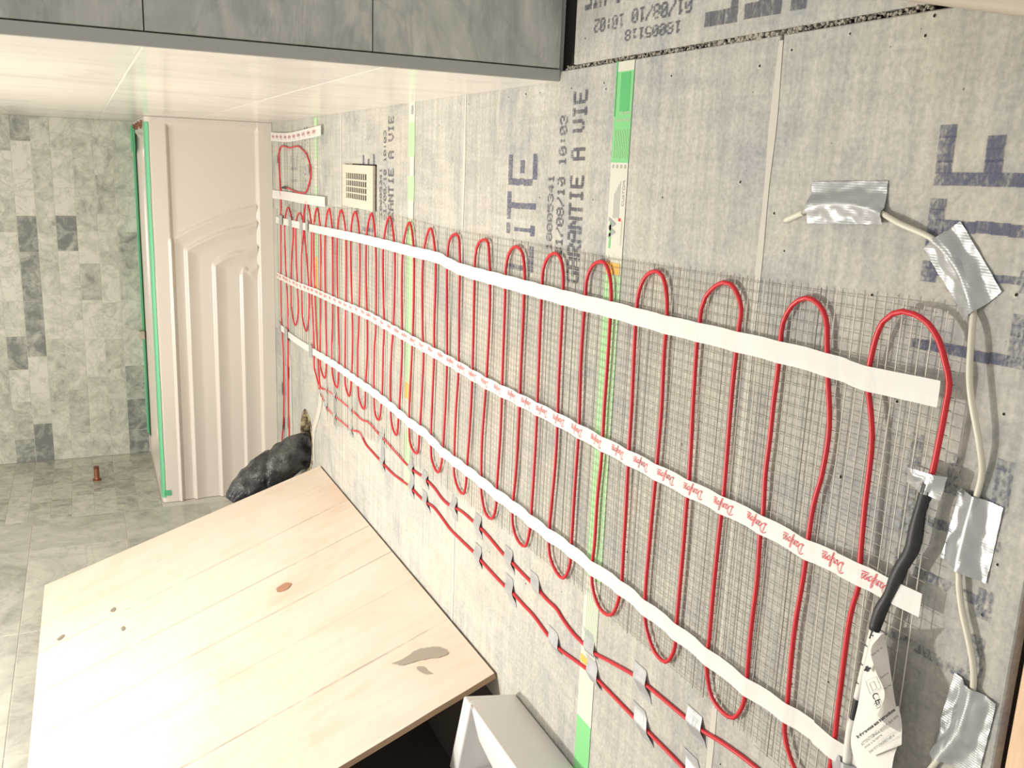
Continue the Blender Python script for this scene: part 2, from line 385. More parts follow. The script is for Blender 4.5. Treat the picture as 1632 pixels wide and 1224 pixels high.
text_into(bm, 'CUSTOM', .0085, Matrix.Translation((-.045, 1.0985, Z)), fit=.034, mi=5)
for k in range(5): r2(-.012-.004*k, -.062, 1.110+.0035*k, 1.1108+.0035*k, 5)
text_into(bm, 'W', .024, Matrix.Translation((-.088, 1.118, Z)) @ Matrix.Rotation(0, 4, 'Z'), bold=.0012, mi=5)
text_into(bm, 'CUSTOM BUILDING', .004, Matrix.Translation((-.098, 1.099, Z)), fit=.034, mi=5)
r2(-.068, -.104, 1.128, 1.1325, 0); r2(-.0615, -.0655, 1.104, 1.110, 6)
r2(-.123, -.139, 1.097, 1.135, 4)
for k in range(7): r2(-.62-.01*random.random(), -.70, 1.098+.005*k, 1.0988+.005*k, 2)
r2(-.735, -.748, 1.095, 1.139, 4, Z-.0002)
o = link('label_print', bm, mats+[M['redink']], ls)
ls2, _ = label_strip(b3, 2.010, .043, [(.136,.090,3),(.090,.016,2),(-.026,-.082,2),(-.124,-.50,2),(-.50,-.54,4),(-.54,-.62,3),(-.62,-.76,2)])
bm = BM(); quad(bm, (.016,1.990,Z), (.016,2.018,Z), (-.026,2.018,Z), (-.026,1.990,Z), 3)
quad(bm, (-.080,1.990,Z), (-.080,2.026,Z), (-.124,2.026,Z), (-.124,1.990,Z), 3); quad(bm, (.125,2.0,Z), (.125,2.014,Z), (.106,2.014,Z), (.106,2.0,Z), 5)
for f in bm.faces: f.normal_update(); f.normal.z < 0 and f.normal_flip()
link('label_print', bm, mats, ls2)
label_strip(b4, 2.945, .040, [(.128,.105,2),(.105,.09,3),(.09,-.0,2),(-.0,-.08,3),(-.08,-.30,2),(-.30,-.42,4),(-.42,-.62,2)])
# pale smears of thinset on the board beside the drain
bm = BM()
for PL in ([(-0.6809,2.8993,0),(-0.7677,2.911,0),(-0.8244,2.949,0),(-0.9044,3.0175,0),(-1.0066,3.0218,0)], [(-0.7089,3.4052,0),(-0.7918,3.4,0),(-0.9126,3.3974,0),(-1.0826,3.3866,0)]):
    PL = [Vector((*p[:2], .0012)) for p in PL]; SP = spline(PL, .02)
    for a, b in zip(SP, SP[1:]):
        quad(bm, a+Vector((0,-.022,0)), b+Vector((0,-.022,0)), b+Vector((0,.022,0)), a+Vector((0,.022,0)))
link('thinset_smear', bm, M['thinset'], b4)

# --- oak planks of the next room
bm = BM(); box(bm, (-1.35, -.6, -.030), (.9, .452, -.024)); sub = link('plank_bed', bm, M['gap'], floor)
for k in range(7):
    y1 = .438 - k*.083
    bm = BM(); box(bm, (-1.34, y1-.081, -.024), (.1, y1, -.001)); bevel(bm, .001, 1); link('oak_plank', bm, M['oak'], floor)

# --- tiles
def wall_tile(name, lo, hi, m, parent, tone):
    bm = BM(); box(bm, lo, hi); bevel(bm, .0007, 1)
    o = link(name, bm, m, parent); o['tone'] = float(tone); return o
rnd = random.Random(11)
# back wall
bm = BM(); box(bm, (XL, YB+.004, -.03), (XR+.02, YB+.10, 2.42)); wb = struct(link('wall_back', bm, M['plaster']))
bm = BM(); quad(bm, (XL, YB+.0010, .40), (XR, YB+.0010, .40), (XR, YB+.0010, 1.75), (XL, YB+.0010, 1.75)); link('grout_bed', bm, M['grout'], wb)
rowz = [.455, .540, .616, .697, .777, .849, .923, .999, 1.075, 1.151, 1.227, 1.303, 1.379, 1.455, 1.531, 1.607, 1.683]
known = {
 0: ([(0.1225,4.385,0.471),(-0.0282,4.385,0.4787),(-0.1838,4.385,0.4792),(-0.3368,4.385,0.4768),(-0.5008,4.385,0.4773),(-0.6343,4.385,0.4762),(-0.7785,4.385,0.4677),(-0.9306,4.385,0.4699),(-1.0854,4.385,0.4694),(-1.2309,4.385,0.4683),(-1.3483,4.385,0.4685)], {3:.25, 8:.02, 9:.1, 10:.12, 4:.4, 7:.25, 0:.5}),
 1: ([(0.1187,4.385,0.5399),(0.0237,4.385,0.5402),(-0.0984,4.385,0.5394),(-0.2624,4.385,0.5433),(-0.4184,4.385,0.5467),(-0.5003,4.385,0.541),(-0.644,4.385,0.5384),(-0.8071,4.385,0.5392),(-0.9414,4.385,0.5384),(-1.1246,4.385,0.5401),(-1.243,4.385,0.5382)], {}),
 2: ([(0.1146,4.385,0.615),(-0.0286,4.385,0.6185),(-0.1846,4.385,0.6228),(-0.338,4.385,0.6243),(-0.4725,4.385,0.6222),(-0.631,4.385,0.6237),(-0.8036,4.385,0.626),(-0.9738,4.385,0.6279),(-1.089,4.385,0.6292),(-1.2352,4.385,0.6296)], {}),
 3: ([(0.1102,4.385,0.696),(-0.0012,4.385,0.6983),(-0.1554,4.385,0.7031),(-0.27,4.385,0.6934),(-0.4184,4.385,0.6952),(-0.5748,4.385,0.695),(-0.7174,4.385,0.6962),(-0.8567,4.385,0.6971),(-1.0269,4.385,0.6972),(-1.2296,4.385,0.6964)], {3:.02}),
 4: ([(0.1056,4.385,0.7803),(-0.03,4.385,0.7801),(-0.1755,4.385,0.7805),(-0.3131,4.385,0.7801),(-0.4662,4.385,0.7806),(-0.6058,4.385,0.78),(-0.7973,4.385,0.7826),(-0.9366,4.385,0.7842),(-1.0783,4.385,0.7833),(-1.251,4.385,0.7867)], {}),
 5: ([(0.1018,4.385,0.8495),(0.03,4.385,0.8454),(-0.1212,4.385,0.8492),(-0.2724,4.385,0.8504),(-0.4236,4.385,0.8492),(-0.6314,4.385,0.8492),(-0.8718,4.385,0.851),(-1.0314,4.385,0.8471),(-1.1709,4.385,0.8465),(-1.3563,4.385,0.8463)], {0:.15, 3:.03, 4:.12, 5:.1, 1:.9, 2:.85, 8:.0}),
 6: ([(0.0978,4.385,0.9222),(-0.0108,4.385,0.9213),(-0.1614,4.385,0.9233),(-0.3405,4.385,0.9273),(-0.4838,4.385,0.9285),(-0.6297,4.385,0.925),(-0.7805,4.385,0.9312),(-0.926,4.385,0.9273),(-1.0683,4.385,0.9277),(-1.2356,4.385,0.9298)], {6:.08, 9:.05, 0:.3}),
}
for r in range(len(rowz)-1):
    z0, z1 = rowz[r]+.0008, rowz[r+1]-.0008
    if r in known: xs = sorted(set([XL, XR] + [p[0] for p in known[r][0] if XL+.05 < p[0] < XR-.04]), reverse=True); tn = known[r][1]
    else:
        xs = [XR]; x = XR - rnd.uniform(.05, .2)
        while x > XL+.05: xs.append(x); x -= .2
        xs.append(XL); tn = {}
    for i, (xa, xb) in enumerate(zip(xs, xs[1:])):
        wall_tile('mosaic_tile', (xb+.0007, YB, z0), (xa-.0007, YB+.006, z1), M['mosaic'], wb, tn.get(i, rnd.choice([.45,.5,.55,.6,.65,.72,.4])))
# left wall
bm = BM(); box(bm, (XL-.12, -.6, -.03), (XL-.007, YB+.1, 2.42)); wl = struct(link('wall_left', bm, M['plaster']))
bm = BM(); quad(bm, (XL-.0010, .6, .0), (XL-.0010, YB, .0), (XL-.0010, YB, 1.75), (XL-.0010, .6, 1.75)); link('grout_bed', bm, M['grout'], wl)
for r in range(len(rowz)-1):
    z0, z1 = rowz[r]+.0008, rowz[r+1]-.0008
    ys = [YB]; y = YB - rnd.uniform(.06, .2)
    while y > 3.70: ys.append(y); y -= .2
    ys.append(3.640)
    for ya, yb in zip(ys, ys[1:]):
        if ya-yb < .01: continue
        wall_tile('mosaic_tile', (XL-.006, yb+.0007, z0), (XL, ya-.0007, z1), M['mosaic'], wl, rnd.choice([.3,.38,.45,.5,.58,.62]))
bz = [.0, .286, .594, .906, 1.212, 1.518, 1.75]
for r in range(len(bz)-1):
    off = (3.345, 3.04, 3.345, 3.345, 3.04, 3.345)[r]
    ys = [3.640] + [off - .61*k for k in range(5)] + [.6]
    ys = sorted(set([y for y in ys if .6 <= y <= 3.64]), reverse=True)
    for ya, yb in zip(ys, ys[1:]):
        wall_tile('large_tile', (XL-.006, yb+.0012, bz[r]+.0012), (XL, ya-.0012, bz[r+1]-.0012), M['bigtile'], wl, rnd.choice([.35,.45,.5,.55]))
# added dark panel over the tiles, deepens the shade under the leaning board
bm = BM(); box(bm, (XL-.004, .1, -.03), (XL+.0012, 2.9, .55)); link('dark_backing', bm, M['subfloor'], wl)
# right wall: pale polished tiles on a partition that ends towards the camera
bm = BM(); box(bm, (.144, 1.324, -.03), (.9, YB+.1, 2.42)); wr = struct(link('wall_right', bm, M['plaster']))
bm = BM(); quad(bm, (XR+.0006, 1.325, 0), (XR+.0006, YB, 0), (XR+.0006, YB, 1.82), (XR+.0006, 1.325, 1.82))
quad(bm, (.15, 1.3235, 0), (.9, 1.3235, 0), (.9, 1.3235, 1.82), (.15, 1.3235, 1.82)); link('grout_bed', bm, M['grout'], wr)
wz = [.0, .275, .590, .895, 1.20, 1.505, 1.81]
for r in range(6):
    ys = [1.3125, 2.84, YB] if r % 2 else [1.3125, 3.45, YB]
    for ya, yb in zip(ys, ys[1:]):
        wall_tile('pale_tile', (XR, ya+(.0006 if ya > 1.4 else 0), wz[r]+.0014), (.143, yb-.0006, wz[r+1]-.0014), M['whitetile'], wr, rnd.choice([.5,.6,.7]))
gz = [.0, .292, .587, .882, 1.18, 1.48, 1.78]
for r in range(6):
    for xa, xb in ((.1495, .456), (.457, .762)):
        wall_tile('grey_tile', (xa, 1.310, gz[r]+.0008), (xb, 1.323, gz[r+1]-.0008), M['greytile'], wr, rnd.choice([.45,.5,.55]))
bm = BM(); box(bm, (.1305, 1.3085, .0), (.1475, 1.3165, 1.81)); bevel(bm, .0008, 1)
tr = struct(link('trim_1', bm, M['trimmetal']))
bm = BM(); box(bm, (XL-.12, -.6, 2.42), (1.2, YB+.1, 2.46)); struct(link('ceiling', bm, M['ceiling']))
# beige painted door lining at the near right corner
bm = BM(); dirv = Vector((.129-.155, .529-.641, 0)).normalized(); side = Vector((-dirv.y, dirv.x, 0)); 
if side.x < 0: side = -side
p0 = Vector((.157, .650, 0)); q = [p0, p0+dirv*.55, p0+dirv*.55+side*.12, p0+side*.12]
lo = [bm.verts.new(p) for p in q]; hi = [bm.verts.new(p+Vector((0,0,.09))) for p in q]
bm.faces.new(lo[::-1]); bm.faces.new(hi)
for k in range(4): bm.faces.new((lo[k], lo[(k+1)%4], hi[(k+1)%4], hi[k]))
bmesh.ops.recalc_face_normals(bm, faces=bm.faces); bevel(bm, .006, 3)
t2 = struct(link('trim_2', bm, M['beige'], None, True))

# ================================================================ BATHTUB
tub = thing('bathtub', 'white acrylic alcove bathtub with stepped sculpted apron under green masking tape', 'bathtub', (-.6, YA+.3, 0))
X0, X1 = XL+.001, XR-.001
def apron_y(x, z):
    d = 0.0
    def sm(a, b, t): t = min(1, max(0, (t-a)/(b-a))); return t*t*(3-2*t)
    inside = min(sm(.381, .368, z), sm(.052, .062, z), sm(.108, .096, x))
    d += .014*inside                                   # sunk panel
    ks = [(.377,-.312,.065,-.184), (.322,-.348,.105,-.262), (.222,-.407,.107,-.358), (.121,-.443,.095,-.43)]
    for j, (zc, xc, ze, xe) in enumerate(ks):
        nx, nzv = (zc-ze), (xe-xc); L = math.hypot(nx, nzv); nx /= L; nzv /= L
        tt = ((x-xc)*(xe-xc)+(z-zc)*(ze-zc))/L/L
        bow = .012*4*max(0, min(1, tt))*(1-max(0, min(1, tt)))
        dl = -((x-xc)*nx + (z-zc)*nzv) + bow
        s = min(zc - (z + .00*x), dl)
        if z < .060: continue
        H = (.010, .013, .013, .009)[j]
        if -.010 < s <= 0: d -= H*(s+.010)/.010
        elif 0 < s < .045: d -= H*(1-s/.045)**1.5
    if z < .053: d -= .002
    return YA + d
bm = BM(); nx_, nz_ = 260, 150; zt = .432
g = [[bm.verts.new((X0+(X1-X0)*i/nx_, apron_y(X0+(X1-X0)*i/nx_, .001+(zt-.001)*j/nz_), .001+(zt-.001)*j/nz_)) for i in range(nx_+1)] for j in range(nz_+1)]
for j in range(nz_):
    for i in range(nx_): bm.faces.new((g[j][i], g[j][i+1], g[j+1][i+1], g[j+1][i]))
# rolled front edge and deck
prof = [(YA, zt), (YA+.001, .440), (YA+.005, .446), (YA+.012, .450), (YA+.020, .451), (YA+.085, .451), (YA+.10, .444), (YA+.115, .41), (YA+.15, .12), (YA+.20, .09), (YB-.16, .09), (YB-.10, .13), (YB-.075, .41), (YB-.062, .445), (YB-.05, .451), (YB-.001, .452)]
n = 30
rings = [[bm.verts.new((X0+(X1-X0)*i/n, y, z)) for i in range(n+1)] for y, z in prof]
# head and foot decks close the basin: raise the ends
for (y, z), rg in zip(prof, rings):
    for i, v in enumerate(rg):
        e = min(i, n-i)/n
        if e < .05: v.co.z = max(z, .451) if z < .451 and y > YA+.03 else z
        elif e < .10 and z < .4: v.co.z = z + (.41-z)*(.10-e)/.05
for a, b in zip(rings, rings[1:]):
    for i in range(n): bm.faces.new((a[i], a[i+1], b[i+1], b[i]))
bmesh.ops.recalc_face_normals(bm, faces=bm.faces)
adopt(tub, link('tub_shell', bm, M['tub'], None, True))
bm = BM()   # bead of green tape along the front edge
P = [Vector((X0+.02+(X1-X0-.04)*k/70, YA-.0012, .4455)) for k in range(71)]
for a, b in zip(P, P[1:]):
    wa, wb = .005*(1+.5*nz(a.x*7, 1)), .005*(1+.5*nz(b.x*7, 1))
    quad(bm, a+Vector((0,-.0006,-wa)), b+Vector((0,-.0006,-wb)), b+Vector((0,.004,.004)), a+Vector((0,.004,.004)))
    quad(bm, a+Vector((0,.004,.004)), b+Vector((0,.004,.004)), b+Vector((0,.034,.0078)), a+Vector((0,.034,.0078)))
box(bm, (X0+.028, YA-.0022, .418), (X0+.050, YA-.0008, .444), mi=1)
adopt(tub, link('masking_tape', bm, [M['green'], M['greend']], None))['label'] = 'green tape along the front edge'
bm = BM()   # sagging tape at the back against the tiles
n = 70
for k in range(n):
    xa, xb = XR-.02-(1.36)*k/n, XR-.02-(1.36)*(k+1)/n
    def wz_(x): return .013 + .012*abs(nz(x*3.1, 4)) + (.02 if x > .0 else 0)
    quad(bm, (xa, YB-.004, .4545+wz_(xa)*.2), (xb, YB-.004, .4545+wz_(xb)*.2), (xb, YB-.05-wz_(xb), .4535+.0*xb), (xa, YB-.05-wz_(xa), .4535))
    quad(bm, (xa, YB-.004, .4545), (xb, YB-.004, .4545), (xb, YB-.0015, .457+.3*wz_(xb)), (xa, YB-.0015, .457+.3*wz_(xa)), 1)
adopt(tub, link('masking_tape', bm, [M['greend'], M['green']], None))['label'] = 'sagging green tape at the back rim'
bm = BM()   # dark caulk line under the first tile course
box(bm, (-.75, YB-.003, .4535), (XR-.02, YB-.0005, .4575)); adopt(tub, link('caulk_line', bm, M['gap'], None))
bm = BM()
for k in range(14):
    c = Vector((XR-.016-random.random()*.02, YA+.08+.55*random.random(), .456)); s = random.uniform(.004, .012)
    box(bm, (-s, -s*.4, -.003), (s, s*.4, .004), M=Matrix.Translation(c) @ Matrix.Rotation(random.uniform(0,3), 4, 'Z'))
o = link('rusty_scraps', bm, M['rust'], None); o['kind'] = 'stuff'; adopt(tub, o)
bm = BM(); box(bm, (-.80, YB-.07, .4535), (-.765, YB-.02, .475)); bevel(bm, .002, 1)
tag(link('tile_spacer_block', bm, M['beige'], None), 'small beige block standing on the back rim of the bathtub', 'block')
# copper stub out of the left wall
bm = BM(); pc = Vector((XL-.002, 4.049, .683)); 
tube(bm, [pc+Vector((t, 0, -.000)) for t in (0, .02, .05, .062)], .0105, 12)
tube(bm, [pc+Vector((t, 0, 0)) for t in (0, .004, .008)], .017, 12)
m = mat('aged_copper', (.30,.12,.07), .5, .6); tag(link('pipe_stub', bm, m), 'rusty brown copper pipe stub sticking out of the left marble wall', 'pipe')

# ================================================================ HEATING MAT
Y0 = .70
def zm(y): t = min(1, max(0, (.70-y)/.16)); return .0045 + .010*t*t*(3-2*t)
hm = thing('heating_mat', 'underfloor heating mat with red cable looped on pale mesh on cement boards', 'heating mat', (-.55, 1.9, 0))
TOP = [(-0.189,3.5788,0.0045),(-0.1427,3.2438,0.0045),(-0.1393,2.8615,0.0045),(-0.1195,2.3391,0.0045),(-0.1214,2.0119,0.0045),(-0.1261,1.752,0.0045),(-0.1212,1.4137,0.0045),(-0.1187,1.1432,0.0045),(-0.1172,1.0802,0.0045),(-0.1135,0.8824,0.0045),(-0.1093,0.7446,0.0045),(-0.1063,0.6567,0.0063),(-0.1054,0.5935,0.0119),(-0.1063,0.5398,0.0145)]
BOT = [(-0.6458,3.5474,0.0045),(-0.6175,3.1708,0.0045),(-0.6378,2.9957,0.0045),(-0.7243,2.9081,0.0045),(-0.8073,2.8067,0.0045),(-0.7586,2.5004,0.0045),(-0.715,2.2477,0.0045),(-0.6886,1.9873,0.0045),(-0.6663,1.6973,0.0045),(-0.6462,1.4435,0.0045),(-0.6399,1.3544,0.0045),(-0.6354,1.2295,0.0045),(-0.6316,1.1527,0.0045),(-0.635,1.0036,0.0045),(-0.6302,0.9168,0.0045),(-0.6323,0.8077,0.0045),(-0.6354,0.7263,0.0045),(-0.6354,0.6862,0.0047),(-0.6256,0.5925,0.012),(-0.6149,0.5144,0.0145)]
def interp(P, y):
    P = sorted(P, key=lambda p: p[1])
    if y <= P[0][1]: return P[0][0]
    for a, b in zip(P, P[1:]):
        if y <= b[1]: return a[0] + (b[0]-a[0])*(y-a[1])/max(1e-6, b[1]-a[1])
    return P[-1][0]
RE = [(-0.1086,0.5381,0.0145),(-0.1824,0.5263,0.0145),(-0.2183,0.525,0.0145),(-0.2694,0.5245,0.0145),(-0.3139,0.5226,0.0145),(-0.3226,0.5251,0.0145),(-0.369,0.5234,0.0145),(-0.4347,0.5243,0.0145),(-0.4859,0.5248,0.0145),(-0.5226,0.5221,0.0145),(-0.5644,0.5193,0.0145)]
RE = [(p[1], p[0]) for p in RE]        # near edge: y as a function of x
def ynear(x):
    return interp(RE, x)
def strand(bm, P, w, h, mi=0):
    """thin flat strand: two crossed ribbons would be costly, a three-sided tube is enough"""
    tube(bm, P, w, 3, cap=False, mi=mi)
def mesh_part(name, xtop, xbot, y0, y1, zf, parent, cx=.0112, cy=.0122, clip=None):
    bm = BM(); random.seed(3)
    # strands across the room
    y = y0
    while y < y1:
        xa, xb = xtop(y)+.004, xbot(y); nseg = 12; j = random.uniform(-.0012, .0012); w = .00050 + .00035*random.random()
        P = []
        for k in range(nseg+1):
            x = xa+(xb-xa)*k/nseg; yy = y+j+.0016*nz(x*5, y*9)
            if clip and yy < clip(x): continue
            P.append((x, yy, zf(yy)+.0004*nz(x*20, y*20)))
        if len(P) > 2: strand(bm, P, w, 0, 1 if random.random() < .28 else 0)
        y += cy*(1+.12*random.uniform(-1, 1))
    # strands along the room
    ys = [y0+(y1-y0)*k/110 for k in range(111)]
    n = int(.72/cx)
    for i in range(n):
        P = []
        for y in ys:
            xt = xtop(y); x = xt - i*cx + .0010*nz(y*6, i*3.1)
            if x < xbot(y) or (clip and y < clip(x)-.004):
                if len(P) > 2: strand(bm, P, .00045, 0, 1)
                P = []; continue
            P.append((x, y, zf(y)-.0005+.0004*nz(x*20, y*20)))
        if len(P) > 2: strand(bm, P, .00045, 0, 1)
    o = link(name, bm, [M['strand'], M['strand_dark']], None); o['kind'] = 'stuff'; adopt(parent, o); return o
mesh_part('fibre_mesh', lambda y: interp(TOP, y), lambda y: interp(BOT, y), .50, 3.66, zm, hm, clip=ynear)

